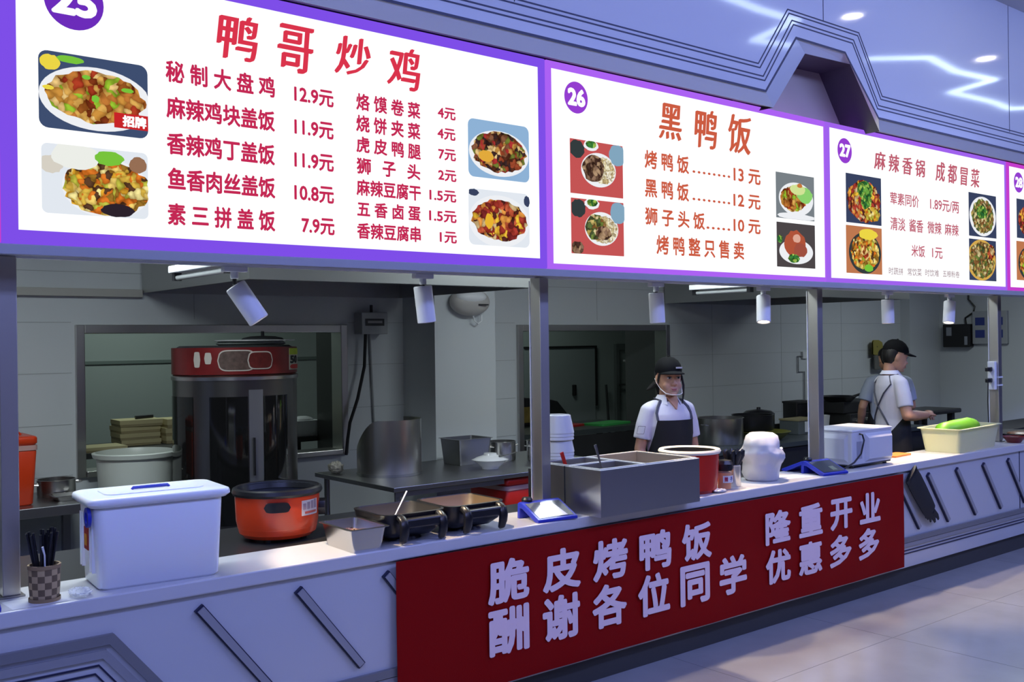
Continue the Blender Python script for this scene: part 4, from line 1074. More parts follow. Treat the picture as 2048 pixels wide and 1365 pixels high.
# ================================================================ inside the stalls
t = thing('side_table', 'steel work table at the far left under the wall tiles', 'table', (-0.6, 2.535, 0))
link_mesh('top', MB().box(0, 2.46, 0, 0.66, 0.74, 0.80), STEELD, t, smooth=0, bevel=0.004)
for lx in (0.03, 2.38):
    for ly in (0.03, 0.58):
        link_mesh('leg', MB().box(lx, lx + 0.045, ly, ly + 0.045, 0, 0.74), STEELD, t, smooth=0)
link_mesh('shelf', MB().box(0.04, 2.42, 0.04, 0.62, 0.30, 0.32), DARK, t, smooth=0)
def cooler(label, loc, rz, w, d, h, col, ho=0):
    t = thing('cooler_box', label, 'cooler box', loc, rz)
    link_mesh('body', MB().rbox(0, w, 0, d, 0, h * 0.80, 0.03, taper=0.018, ed=0.008), col, t, smooth=50)
    link_mesh('band', MB().rbox(-0.004, w + 0.004, -0.004, d + 0.004, h * 0.80, h * 0.87, 0.03), mat('pale_pink_band', (0.50, 0.30, 0.28, 1), 0.4), t, smooth=50)
    link_mesh('lid', MB().rbox(-0.004, w + 0.004, -0.004, d + 0.004, h * 0.87, h, 0.03, ed=0.012), col, t, smooth=50)
    link_mesh('handle', MB().tube([(w - 0.16, d / 2, h), (w - 0.15, d / 2, h + 0.012), (w - 0.06, d / 2, h + 0.012), (w - 0.05, d / 2, h)], 0.007, 8), col, t)
cooler('tall orange cooler box on the side table, half behind the left post', (1.08, 2.64, 0.801), 0, 0.44, 0.34, 0.40, mat('cooler_orange', (0.62, 0.045, 0.008, 1), 0.35))
t = thing('prep_table', 'stainless steel prep table against the pillar in the middle', 'table', (3.385, 1.75, 0))
link_mesh('top', MB().box(0, 2.0, 0, 1.045, 0.77, 0.80), STEELD, t, smooth=0, bevel=0.003)
link_mesh('apron', MB().box(0.02, 0.90, 0.015, 0.025, 0.735, 0.77), STEELD, t, smooth=0)
for lx in (0.03, 1.92):
    for ly in (0.04, 0.96):
        link_mesh('leg', MB().cyl((lx + 0.02, ly, 0), (lx + 0.02, ly, 0.77), 0.02), STEELD, t)
link_mesh('shelf', MB().box(0.03, 1.97, 0.05, 1.0, 0.32, 0.34), STEELD, t, smooth=0)
cooler('red cooler box with pale band on the shelf under the prep table', (4.33, 1.79, 0.3405), 3, 0.62, 0.42, 0.42, mat('cooler_red', (0.58, 0.02, 0.012, 1), 0.35))
# curved steel shield
t = thing('wind_shield', 'curved stainless steel shield standing on the prep table', 'shield', (3.735, 2.36, 0.801))
m = MB(); n_ = 40; vs = []
for k in range(n_ + 1):
    a = R(150 + 300 * k / n_ - 60)
    x, y = 0.225 * math.cos(a), 0.225 * math.sin(a)
    u = (x * 0.776 - y * 0.63) / 0.225
    h_ = 0.385 if u > -0.2 else 0.385 - 0.21 * ((-0.2 - u) / 0.8) ** 2.0
    for q in (0, 0.003):
        vs += [(x * (1 - q / 0.225), y * (1 - q / 0.225), 0.0), (x * (1 - q / 0.225), y * (1 - q / 0.225), h_)]
for k in range(n_):
    a = 4 * k; b = a + 4
    m_f = [(a, b, b + 1, a + 1), (a + 2, a + 3, b + 3, b + 2), (a + 1, b + 1, b + 3, a + 3)]
    m.f += m_f; m.m += [0] * 3
m.v = vs
link_mesh('sheet', m, STEEL, t, smooth=60)
link_mesh('bottom_band', MB().lathe([(0.226, 0.0), (0.229, 0.0), (0.229, 0.018), (0.226, 0.018)], n=40, a0=90, a1=390), STEELD, t)
t = gn_pan('food_pan', 'deep steel food pan on the prep table against the pillar', (4.33, 2.34, 0.801), 0, 0.30, 0.26, 0.19, None, mt=STEELD)
t = thing('bowl', 'white bowl with a lid and black spoon on the prep table', 'bowl', (4.41, 2.08, 0.801))
link_mesh('bowl_body', MB().lathe([(0.001, 0.0), (0.06, 0.0), (0.065, 0.012), (0.115, 0.055), (0.135, 0.065), (0.11, 0.062), (0.001, 0.06)], n=32), CERAM, t)
link_mesh('lid', MB().lathe([(0.13, 0.066), (0.10, 0.082), (0.05, 0.098), (0.045, 0.112), (0.001, 0.114), (0.001, 0.10), (0.045, 0.09), (0.12, 0.066)], n=32), CERAM, t)
single('spoon', MB().tube([(0, 0, 0), (0.05, -0.01, 0.006), (0.14, -0.02, 0.02)], [0.012, 0.006, 0.006], 8, flat=0.6), BLACKP, 'black spoon lying on the white bowl', 'spoon', (4.43, 2.00, 0.893))
def pot(label, loc, r_, h, mt=None, group=None, lid=False, rz=0, nm='cooking_pot'):
    t = thing(nm, label, 'pot', loc, rz, group)
    link_mesh('body', MB().lathe([(0.001, 0.0), (r_ * 0.97, 0.0), (r_, 0.012), (r_, h), (r_ * 1.04, h + 0.003), (r_ * 0.97, h + 0.003), (r_ * 0.96, 0.015), (r_ * 0.001, 0.01)], n=32), mt or STEELB, t)
    for s_ in (-1, 1):
        link_mesh('handle', MB().tube([(s_ * r_, -0.03, h * 0.75), (s_ * (r_ + 0.03), -0.025, h * 0.78), (s_ * (r_ + 0.03), 0.025, h * 0.78), (s_ * r_, 0.03, h * 0.75)], 0.005, 6), mt or STEELB, t)
    if lid:
        link_mesh('lid', MB().lathe([(r_ * 1.02, h + 0.004), (r_ * 0.8, h + 0.03), (0.02, h + 0.045), (0.018, h + 0.065), (0.001, h + 0.066), (0.001, h + 0.004)], n=28), mt or STEELB, t)
    return t
pot('shiny steel pot on the prep table behind the white bowl', (4.79, 2.42, 0.801), 0.105, 0.145)
pot('steel pot on the prep table left of the second post', (5.00, 2.22, 0.801), 0.10, 0.15)
pot('low steel pot on the side table beside the orange cooler', (1.70, 2.95, 0.801), 0.11, 0.10, STEEL)
gn_pan('tray', 'flat steel tray on the side table by the left hatch', (1.62, 2.66, 0.801), 0, 0.22, 0.16, 0.03, None, 'tray')
crumple('towel', 'crumpled pale towel hanging over the corner of the prep table', 'towel', (3.47, 2.64, 0.801), 0.05, 0.06, 0.04, mat('pale_cloth', (0.45, 0.42, 0.36, 1), 0.8), 14)

# round duck oven
OX, OY = 2.672, 2.50
t = thing('roasting_oven', 'big round steel roasting oven with a red printed header', 'oven', (OX, OY, 0))
OM = mat('oven_steel', (0.22, 0.21, 0.20, 1), 0.28, 1.0, bump=0.03, bscale=40, stretch=(1, 1, 0.05))
ro_ = 0.385
link_mesh('drum', MB().lathe([(0.001, 0.02), (ro_ - 0.02, 0.02), (ro_ - 0.02, 0.12), (ro_, 0.14), (ro_, 1.50), (0.001, 1.50)], n=56), OM, t)
link_mesh('header_ring', MB().lathe([(ro_ - 0.005, 1.535), (ro_ + 0.004, 1.535), (ro_ + 0.004, 1.70), (ro_ - 0.005, 1.70)], n=56), mat('header_red', (0.17, 0.010, 0.010, 1), 0.35, var=0.5, bscale=9), t)
link_mesh('trim_ring', MB().lathe([(ro_ - 0.01, 1.50), (ro_ + 0.008, 1.50), (ro_ + 0.010, 1.52), (ro_ - 0.01, 1.536)], n=56), STEELB, t)
link_mesh('top_plate', MB().lathe([(0.001, 1.70), (0.36, 1.70), (0.34, 1.712), (0.001, 1.712)], n=48), DARK, t)
l_ = link_mesh('lid', MB().lathe([(0.001, 1.7125), (0.20, 1.7125), (0.22, 1.722), (0.20, 1.738), (0.001, 1.738)], (0.08, -0.065, 0), n=44), mat('lid_steel', (0.5, 0.55, 0.52, 1), 0.4, 0.5), t)
link_mesh('lid_plate', MB().lathe([(0.001, 1.738), (0.25, 1.739), (0.252, 1.743), (0.25, 1.746), (0.001, 1.746)], (0.10, -0.08, 0), n=44), mat('pale_steel', (0.75, 0.76, 0.76, 1), 0.4, 0.3), l_)
link_mesh('lid_dome', MB().lathe([(0.001, 1.746), (0.135, 1.746), (0.125, 1.757), (0.08, 1.768), (0.001, 1.772)], (0.14, -0.11, 0), n=36), DARK, l_)
link_mesh('lid_knob', MB().cyl((0.14, -0.11, 1.77), (0.14, -0.11, 1.80), 0.011), BLACKP, l_)
for a0, a1, nm in ((-198, -154, 'window'), (-137, -103, 'window'), (-88, -60, 'window')):
    link_mesh(nm, around(0, 0, ro_ + 0.0005, a0, a1, 0.62, 1.40, 0.003, 16), mat('oven_glass', (0.008, 0.008, 0.008, 1), 0.06), t, smooth=40)
link_mesh('door_handle', around(0, 0, ro_ + 0.008, -99, -97.5, 0.92, 1.15, 0.02, 3), BLACKP, t, smooth=0)
link_mesh('door_bar', around(0, 0, ro_ + 0.0005, -102, -89, 0.55, 1.44, 0.004, 6), mat('door_bar_steel', (0.42, 0.43, 0.45, 1), 0.35, 0.9), t, smooth=40)
# printed header pictures
hp = mat('print_dish', (0.10, 0.06, 0.05, 1), 0.4, var=0.8, bscale=40); hw = mat('print_white', (0.55, 0.50, 0.45, 1), 0.4)
link_mesh('header_print', around(0, 0, ro_ + 0.0045, -129, -95, 1.556, 1.685, 0.0012, 24, True), hw, t, smooth=40)
link_mesh('header_print', around(0, 0, ro_ + 0.006, -128, -96, 1.563, 1.678, 0.0012, 24, True), hp, t, smooth=40)
link_mesh('header_print', around(0, 0, ro_ + 0.0075, -103, -79, 1.565, 1.675, 0.0012, 20, True), hw, t, smooth=40)
link_mesh('header_print', around(0, 0, ro_ + 0.009, -102, -80, 1.572, 1.668, 0.0012, 20, True), mat('print_dish_red', (0.12, 0.015, 0.012, 1), 0.4, var=0.6, bscale=40), t, smooth=40)
for a0, z0, z1 in ((-152, 1.58, 1.675), (-141, 1.60, 1.67)):
    link_mesh('header_print', around(0, 0, ro_ + 0.0045, a0, a0 + 7, z0, z1, 0.0012, 8, True), hw, t, smooth=40)
fl = link_mesh('price_flag', around(0, 0, ro_ + 0.0045, -56, -22, 1.555, 1.69, 0.0015, 12), mat('flag_white', (0.5, 0.5, 0.42, 1), 0.5), t, smooth=40)
link_mesh('flag_band', around(0, 0, ro_ + 0.0062, -56, -22, 1.65, 1.69, 0.001, 12), mat('flag_lime', (0.45, 0.60, 0.02, 1), 0.5), fl, smooth=40)
link_mesh('flag_oval', around(0, 0, ro_ + 0.0062, -55, -28, 1.560, 1.588, 0.001, 14, True), mat('flag_red', (0.55, 0.02, 0.015, 1), 0.5), fl, smooth=40)
link_mesh('lettering', wrap_text('50', ro_ + 0.008, -55, -37, 1.594, 1.645, 0.05), BLACKM, fl, smooth=0)
# white bin
t = thing('white_bin', 'large round white plastic bin in front of the left hatch', 'bin', (2.175, 2.93, 0.45))
link_mesh('body', MB().lathe([(0.001, 0.0), (0.20, 0.0), (0.235, 0.55), (0.255, 0.56), (0.262, 0.585), (0.24, 0.59), (0.228, 0.56), (0.195, 0.01), (0.001, 0.008)], n=44), mat('bin_white', (0.66, 0.70, 0.64, 1), 0.35), t)
link_mesh('handle', MB().tube([(0.2, -0.135, 0.54), (0.205, -0.14, 0.42), (0.235, -0.075, 0.40), (0.245, -0.055, 0.54)], 0.004, 6), DARK, t)
t = thing('low_stand', 'dark low stand carrying the white bin', 'stand', (1.93, 2.70, 0))
link_mesh('top', MB().box(0, 0.40, 0, 0.46, 0.42, 0.449), DARK, t, smooth=0)
for lx in (0.0, 0.36):
    for ly in (0.0, 0.42):
        link_mesh('leg', MB().box(lx, lx + 0.04, ly, ly + 0.04, 0, 0.42), DARK, t, smooth=0)
# things behind hatch 1
t = thing('rear_shelf', 'dark shelf behind the left hatch holding flat boxes', 'shelf', (1.95, 3.95, 0))
link_mesh('top', MB().box(0, 2.3, 0, 0.75, 0.90, 0.94), DARK, t, smooth=0)
for lx in (0.02, 2.22):
    for ly in (0.02, 0.68):
        link_mesh('leg', MB().box(lx, lx + 0.05, ly, ly + 0.05, 0, 0.90), DARK, t, smooth=0)
BOXM = mat('kraft_yellow', (0.62, 0.54, 0.30, 1), 0.7)
BOXD = mat('kraft_brown', (0.40, 0.33, 0.18, 1), 0.7)
bl = [((2.53, 4.30, 0.94), 0.30, 0.045, 'flat yellow box at the bottom of the left stack on the rear shelf'), ((2.52, 4.30, 0.986), 0.30, 0.05, 'flat yellow box second in the left stack on the rear shelf'), ((2.53, 4.31, 1.037), 0.30, 0.05, 'flat yellow box third in the left stack on the rear shelf'), ((2.52, 4.30, 1.088), 0.32, 0.05, 'flat yellow box on top of the left stack under a black bar'),
      ((2.86, 4.25, 0.94), 0.30, 0.06, 'flat yellow box at the bottom of the stack beside the oven'), ((2.86, 4.26, 1.001), 0.30, 0.06, 'flat yellow box in the middle of the stack beside the oven'), ((2.87, 4.25, 1.062), 0.30, 0.07, 'flat yellow box on top of the stack beside the oven'), ((2.13, 4.0, 0.94), 0.34, 0.035, 'single low yellow box at the left end of the rear shelf')]
for loc, w_, h_, lb in bl:
    t = thing('flat_box', lb, 'box', loc, random.uniform(-3, 3), 'flat boxes on the rear shelf')
    link_mesh('tray_part', MB().box(0, w_, 0, 0.26, 0, h_ * 0.7), BOXD, t, smooth=0)
    link_mesh('lid', MB().box(-0.004, w_ + 0.004, -0.004, 0.264, h_ * 0.35, h_), BOXM, t, smooth=0)
single('black_bar', MB().tube([(0, 0, 0), (0.14, 0.0, 0.004)], 0.014, 8), BLACKP, 'short black bar lying on the left stack of yellow boxes', 'bar', (2.66, 4.38, 1.153))
t = thing('shelf_basket', 'white plastic basket behind the left hatch beside the oven', 'basket', (3.80, 3.98, 0.941))
link_mesh('body', MB().rbox(0, 0.28, 0, 0.22, 0, 0.13, 0.02, taper=0.02), WHITEP, t)
link_mesh('contents', MB().ell((0.16, 0.11, 0.125), 0.10, 0.08, 0.04, 14, 8), WHITEP, t)
t = thing('dark_cabinet', 'tall dark cabinet standing behind the left hatch', 'cabinet', (4.02, 3.52, 0))
link_mesh('carcass', MB().box(0, 0.5, 0.02, 0.42, 0, 2.0), mat('cabinet_black', (0.018, 0.018, 0.018, 1), 0.35), t, smooth=0)
link_mesh('door', MB().box(0.01, 0.49, 0, 0.02, 0.05, 1.55), mat('cabinet_door', (0.014, 0.015, 0.017, 1), 0.25), t, smooth=0)
link_mesh('upper_panel', MB().box(0.01, 0.49, 0, 0.02, 1.58, 1.98), mat('cabinet_panel', (0.05, 0.05, 0.05, 1), 0.4), t, smooth=0)
# behind hatch 2
t = thing('inner_bench', 'dark bench behind the right hatch with cutting boards', 'bench', (5.75, 3.55, 0))
link_mesh('top', MB().box(0, 1.95, 0, 0.8, 0.79, 0.84), mat('bench_dark', (0.045, 0.055, 0.055, 1), 0.35), t, smooth=0)
for lx in (0.02, 1.88):
    for ly in (0.02, 0.73):
        link_mesh('leg', MB().box(lx, lx + 0.05, ly, ly + 0.05, 0, 0.79), DARK, t, smooth=0)
single('chopping_board', MB().rbox(0, 0.34, 0, 0.24, 0, 0.02, 0.02), mat('red_board', (0.40, 0.02, 0.02, 1), 0.4), 'red chopping board on the bench behind the right hatch', 'chopping board', (6.70, 3.80, 0.841), 12)
single('chopping_board', MB().rbox(0, 0.50, 0, 0.26, 0, 0.02, 0.02), mat('green_board', (0.05, 0.40, 0.09, 1), 0.4), 'bright green chopping board on the bench behind the right hatch', 'chopping board', (7.08, 3.66, 0.841), 9)
t2 = t
link_mesh('front_panel', MB().box(0.02, 1.93, 0.0, 0.015, 0.12, 0.785), BLACKM, t, smooth=0)  # black sheet added for the dark interior below the bench top
t = thing('rice_warmer', 'black domed warmer behind the right hatch beside the post', 'warmer', (6.62, 4.22, 0.841), 0)
m = MB()
m.prism([(-0.45, 0.0), (0.52, 0.0), (0.50, 0.10), (0.36, 0.24), (0.22, 0.27), (-0.10, 0.30), (-0.42, 0.29)], 0, 0.30)
link_mesh('body', m, BLACKP, t, smooth=30, bevel=0.02)
link_mesh('gold_panel', MB().box(-0.28, 0.16, -0.012, 0.0, 0.04, 0.20), mat('gold_print', (0.18, 0.13, 0.03, 1), 0.4, var=0.7, bscale=14), t, smooth=0)
t = thing('room_door', 'pale door in the back room behind the right hatch', 'door', (7.98, 5.95, 0))
link_mesh('leaf', MB().box(0, 1.22, 0.02, 0.045, 0.02, 1.62), mat('pale_door', (0.36, 0.40, 0.41, 1), 0.4), t, smooth=0)
m = MB().ribbon([(0.0, 1.63), (1.23, 1.63), (1.23, 0.85)], 0.025, 0.0, 0.03)
link_mesh('seal', m, BLACKM, t, smooth=0)
link_mesh('handle', MB().box(0.80, 0.84, -0.03, 0.02, 1.0, 1.14), BLACKP, t, bevel=0.008)
t = thing('doorway_frame', 'grey door frame in the back room left of the dark partition', 'door frame', (9.58, 5.95, 0))
link_mesh('jamb', MB().box(0, 0.06, 0, 0.045, 0, 1.66), mat('frame_grey', (0.16, 0.18, 0.18, 1), 0.4), t, smooth=0)
link_mesh('head', MB().box(0.06, 0.9, 0, 0.045, 1.58, 1.66), mat('frame_grey', (0.16, 0.18, 0.18, 1), 0.4), t, smooth=0)
link_mesh('seal', MB().box(0.06, 0.075, 0.01, 0.03, 0, 1.58), BLACKM, t, smooth=0)
t = thing('wall_basket', 'white slatted basket on a shelf in the back doorway', 'basket', (9.70, 5.72, 1.12))
link_mesh('body', MB().rbox(0, 0.30, 0, 0.20, 0.0, 0.30, 0.02, taper=0.04), WHITEP, t)
link_mesh('rim', MB().rbox(-0.02, 0.32, -0.02, 0.22, 0.30, 0.325, 0.02), WHITEP, t)
for k in range(3):
    link_mesh('slot', MB().box(0.05, 0.27, 0.003 + 0.010 * (2 - k), 0.035, 0.06 + 0.07 * k, 0.085 + 0.07 * k), mat('slot_grey', (0.2, 0.21, 0.21, 1), 0.6), t, smooth=0)
link_mesh('contents', MB().ell((0.17, 0.1, 0.34), 0.12, 0.08, 0.08, 12, 8), mat('pale_cloth', (0.45, 0.42, 0.36, 1), 0.8), t)
t = thing('bracket_shelf', 'dark bracket shelf under the white basket', 'shelf', (9.62, 5.70, 1.08))
link_mesh('board', MB().box(0, 0.5, 0, 0.25, 0.02, 0.039), DARK, t, smooth=0)
link_mesh('bracket', MB().box(0.2, 0.22, 0.02, 0.249, -0.12, 0.02), DARK, t, smooth=0)
single('mop_handle', MB().tube([(0, 0, 0), (0.03, 0.12, 1.12)], 0.016, 8), DARK, 'dark stick leaning in the back room between the doors', 'stick', (9.32, 5.80, 0.0))

# wall fittings
t = thing('fuse_box', 'grey fuse box on the wall right of the left hatch', 'fuse box', (3.985, 3.19, 1.785))
link_mesh('case', MB().box(0, 0.235, -0.06, 0.059, 0, 0.17), mat('fuse_grey', (0.40, 0.42, 0.44, 1), 0.45), t, smooth=0, bevel=0.006)
link_mesh('window', MB().box(0.03, 0.20, -0.064, -0.059, 0.065, 0.12), DARK, t, smooth=0)
link_mesh('switch_row', MB().box(0.05, 0.18, -0.067, -0.063, 0.085, 0.105), mat('switch_grey', (0.35, 0.35, 0.36, 1), 0.5), t, smooth=0)
link_mesh('top_conduit', MB().tube([(0.12, 0.0, 0.17), (0.12, 0.0, 0.23)], 0.012, 8), BLACKP, t)
link_mesh('cable', MB().tube([(0.06, -0.01, 0.0), (0.04, -0.02, -0.25), (-0.03, -0.03, -0.50), (-0.10, -0.03, -0.68), (-0.115, -0.02, -0.80), (-0.12, 0.0, -0.93)], 0.013, 8), BLACKP, t)
link_mesh('conduit', MB().cyl((0.13, 0.045, 0.0), (0.17, 0.045, -1.0), 0.008), mat('conduit_grey', (0.28, 0.29, 0.30, 1), 0.5), t)
t = thing('wall_lamp', 'rounded white emergency lamp on the pillar face', 'wall lamp', (4.745, 2.80, 1.93))
m = MB().ell((0, -0.05, 0.10), 0.19, 0.09, 0.11, 28, 14)
link_mesh('housing', m, mat('cream_plastic', (0.48, 0.46, 0.44, 1), 0.4), t)
link_mesh('cover', MB().ell((-0.01, -0.075, 0.135), 0.15, 0.075, 0.065, 24, 12), WHITEP, t)
link_mesh('slot', MB().box(0.02, 0.11, -0.152, -0.12, 0.072, 0.082), BLACKP, t, smooth=0)
link_mesh('pull_loop', MB().tube([(0.03, -0.05, 0.0), (0.04, -0.055, -0.05), (0.075, -0.055, -0.072), (0.11, -0.055, -0.05), (0.115, -0.05, 0.0)], 0.006, 8), WHITEP, t)
def hood(label, x0, x1):
    t = thing('exhaust_hood', label, 'exhaust hood', (x0, 1.53, 2.075))
    w_, d_, h_ = x1 - x0, 1.70, 0.64
    m = MB()
    m.box(0, w_, 0, 0.012, 0, h_); m.box(0, 0.012, 0.012, d_, 0, h_); m.box(w_ - 0.012, w_, 0.012, d_, 0, h_); m.box(0.012, w_ - 0.012, d_ - 0.012, d_, 0, h_)
    link_mesh('canopy', m, mat('hood_steel', (0.42, 0.43, 0.42, 1), 0.4, 0.85), t, smooth=0)
    link_mesh('baffle', MB().box(0.012, w_ - 0.012, 0.012, d_ - 0.012, 0.12, 0.14), mat('baffle_dark', (0.06, 0.055, 0.05, 1), 0.5), t, smooth=0)
    link_mesh('gutter', MB().box(0.012, w_ - 0.012, 0.012, 0.06, 0.0, 0.03), STEELD, t, smooth=0)
hood('wide stainless exhaust hood above the roasting oven', 2.335, 4.40)
hood('wide stainless exhaust hood above the stoves behind the woman', 7.55, 9.2)
def batten(label, x, y0, y1):
    t = thing('tube_fixture', label, 'lamp fixture', (x, y0, 2.05), 0, 'hanging tube fixtures')
    L_ = y1 - y0
    link_mesh('housing', MB().box(-0.03, 0.03, 0, L_, 0.015, 0.05), WHITEP, t, smooth=0, bevel=0.004)
    link_mesh('tube', MB().cyl((0, 0.05, -0.008), (0, L_ - 0.05, -0.008), 0.013), mat('tube_off', (0.40, 0.42, 0.42, 1), 0.2), t)
    for yy in (0.02, L_ - 0.05):
        link_mesh('socket', MB().box(-0.018, 0.018, yy, yy + 0.03, -0.022, 0.015), BLACKP, t, smooth=0)
    for yy in (0.1, L_ - 0.1):
        link_mesh('wire', MB().cyl((0, yy, 0.05), (0, yy, 0.67), 0.002, n=6), DARK, t)
batten('white tube light fixture hanging left of the tilted leftmost spotlight', 1.79, 0.50, 1.18)
batten('white tube light fixture hanging above the woman', 5.54, 0.60, 1.15)

# right stall
t = thing('stove_bench', 'dark stove bench with burners behind the woman', 'stove', (6.55, 1.75, 0))
link_mesh('top', MB().box(0, 3.4, 0, 0.85, 0.74, 0.78), mat('stove_dark', (0.05, 0.06, 0.06, 1), 0.35), t, smooth=0)
link_mesh('front', MB().box(0.02, 3.38, 0.02, 0.04, 0.1, 0.74), BLACKM, t, smooth=0)
link_mesh('splash', MB().box(0, 3.4, 0.83, 0.85, 0.78, 0.84), STEELD, t, smooth=0)
for lx in (0.02, 3.33):
    for ly in (0.05, 0.77):
        link_mesh('leg', MB().box(lx, lx + 0.05, ly, ly + 0.05, 0, 0.74), STEELD, t, smooth=0)
pot('tall steel stock pot behind the woman', (7.03, 2.12, 0.781), 0.20, 0.23, STEEL, nm='stock_pot')
pot('black pan in the middle of the stove bench', (7.62, 2.22, 0.86), 0.19, 0.14, BLACKP, nm='frying_pan')
single('basin', MB().lathe([(0.001, 0.0), (0.16, 0.0), (0.25, 0.075), (0.24, 0.077), (0.15, 0.01), (0.001, 0.01)], n=32), mat('olive_plastic', (0.16, 0.16, 0.03, 1), 0.4), 'olive green basin under the black pan on the stove bench', 'basin', (7.62, 2.10, 0.781))
pot('dark pot with a lid at the back of the stove bench', (7.95, 2.40, 0.781), 0.15, 0.20, BLACKP, None, True)
t = thing('seasoning_box', 'small grey seasoning box on the stove bench left of the third post', 'box', (8.17, 2.1, 0.781))
link_mesh('body', MB().box(0, 0.34, 0, 0.22, 0, 0.13), mat('box_grey', (0.12, 0.14, 0.14, 1), 0.4), t, smooth=0, bevel=0.004)
link_mesh('lid', MB().box(-0.005, 0.345, -0.005, 0.225, 0.13, 0.145), mat('box_lid_tan', (0.30, 0.26, 0.14, 1), 0.5), t, smooth=0)
link_mesh('cup_slot', MB().box(0.10, 0.16, -0.006, 0.0, 0.02, 0.12), WHITEP, t, smooth=0)
t = thing('black_container', 'black square container on the stove bench behind the third post', 'container', (8.52, 2.36, 0.781))
link_mesh('body', MB().rbox(0, 0.30, 0, 0.18, 0, 0.27, 0.02), BLACKP, t)
link_mesh('lid', MB().rbox(-0.006, 0.306, -0.006, 0.186, 0.27, 0.29, 0.02), BLACKM, t)
single('white_cup', MB().lathe([(0.001, 0.0), (0.07, 0.0), (0.085, 0.16), (0.08, 0.16), (0.066, 0.006), (0.001, 0.006)], n=24), CERAM, 'white cup beside the third post on the stove bench', 'cup', (8.63, 2.16, 0.781))
t = thing('wok_burner', 'black wok burner with knobs right of the third post', 'burner', (8.93, 2.02, 0.781))
link_mesh('body', MB().box(0, 0.62, 0, 0.42, 0.0, 0.16), mat('burner_dark', (0.03, 0.03, 0.03, 1), 0.3), t, smooth=0, bevel=0.006)
link_mesh('upper_body', MB().box(-0.04, 0.62, 0.05, 0.44, 0.16, 0.28), BLACKM, t, smooth=0, bevel=0.01)
for k in range(3):
    link_mesh('knob', MB().cyl((0.12 + 0.18 * k, -0.03, 0.08), (0.12 + 0.18 * k, 0.0, 0.08), 0.03), STEEL, t)
t = thing('frying_pan', 'black frying pan with a raised handle on the wok burner', 'pan', (9.00, 2.20, 1.062))
link_mesh('dish', MB().lathe([(0.001, 0.0), (0.13, 0.0), (0.18, 0.05), (0.175, 0.052), (0.125, 0.006), (0.001, 0.006)], n=28), BLACKP, t)
link_mesh('handle', MB().tube([(0.10, -0.10, 0.045), (0.30, -0.28, 0.13), (0.36, -0.33, 0.155)], [0.012, 0.013, 0.015], 8), BLACKP, t)
t = thing('black_table', 'small black table to the right of the man', 'table', (10.3, 2.05, 0))
link_mesh('top', MB().box(0, 0.95, 0, 0.45, 0.83, 0.88), BLACKP, t, bevel=0.015)
for lx in (0.05, 0.78):
    for ly in (0.03, 0.36):
        link_mesh('leg', MB().box(lx, lx + 0.06, ly, ly + 0.06, 0, 0.83), BLACKM, t, smooth=0)
t = thing('dark_counter', 'low dark counter behind the milky crate', 'counter', (9.6, 0.95, 0))
link_mesh('top', MB().box(0, 2.8, 0, 0.5, 0.74, 0.78), BLACKM, t, smooth=0)
link_mesh('front', MB().box(0.02, 2.78, 0.02, 0.48, 0.0, 0.74), DARK, t, smooth=0)
single('glass_cup', MB().lathe([(0.001, 0.0), (0.03, 0.0), (0.036, 0.12), (0.033, 0.12), (0.027, 0.005), (0.001, 0.005)], n=20), mat('glass', (0.8, 0.85, 0.9, 1), 0.05, alpha=0.4), 'small clear glass on the low counter behind the crate', 'glass', (9.95, 1.1, 0.781))
# side wall fittings (wall at x = 12.8)
t = thing('wall_terminal', 'black box on the right wall with a cable above', 'wall box', (12.79, 2.66, 1.56))
link_mesh('case', MB().box(-0.10, 0.009, 0, 0.36, 0, 0.30), BLACKP, t, smooth=0, bevel=0.01)
link_mesh('label', MB().box(-0.103, -0.099, 0.24, 0.31, 0.15, 0.26), mat('label_dim', (0.3, 0.32, 0.36, 1), 0.5), t, smooth=0)
link_mesh('label', MB().box(-0.103, -0.099, 0.03, 0.07, 0.03, 0.14), mat('label_dim', (0.3, 0.32, 0.36, 1), 0.5), t, smooth=0)
link_mesh('cable', MB().tube([(-0.03, 0.08, 0.30), (-0.03, 0.09, 0.38), (-0.03, -0.02, 0.45), (-0.02, -0.03, 0.52), (-0.02, 0.05, 0.62), (-0.02, 0.05, 0.9)], 0.012, 8), BLACKP, t)
t = thing('breaker_box', 'grey breaker box with blue windows on the right wall', 'breaker box', (12.79, 2.21, 1.60))
link_mesh('case', MB().box(-0.05, 0.009, 0, 0.44, 0, 0.42), mat('panel_grey', (0.40, 0.42, 0.44, 1), 0.45), t, smooth=0, bevel=0.006)
for yy in (0.05, 0.28):
    for zz in (0.08, 0.24):
        link_mesh('blue_window', MB().box(-0.054, -0.049, yy, yy + 0.12, zz, zz + 0.10), mat('panel_blue', (0.03, 0.05, 0.25, 1), 0.3), t, smooth=0)
t = thing('wall_conduit', 'thin grey conduit with a bend on the wall left of the man', 'conduit', (9.92, 3.235, 1.1))
link_mesh('pipe', MB().tube([(0.0, 0, 0.40), (-0.12, 0, 0.40), (-0.12, 0, 0.22), (0.0, 0, 0.22), (0.0, 0, -0.3)], 0.008, 6), mat('conduit_grey', (0.28, 0.29, 0.30, 1), 0.5), t)
link_mesh('switch_plate', MB().box(-0.04, 0.05, -0.012, 0.012, 0.37, 0.45), WHITEP, t, smooth=0)
t = thing('hanging_cloth', 'yellow cloth hung on the wall behind the man', 'cloth', (11.25, 3.16, 1.42))
m = MB(); vs = []
for q in (0, 0.02):
    for k in range(9):
        for l in range(4):
            x = 0.48 * k / 8
            vs.append((x, q + 0.02 * math.sin(k * 1.7), 0.04 + 0.15 * l / 3 + 0.06 * (k / 8 - 0.6) * -1 + (0.04 * math.sin(k * 0.9) if l == 3 else 0)))
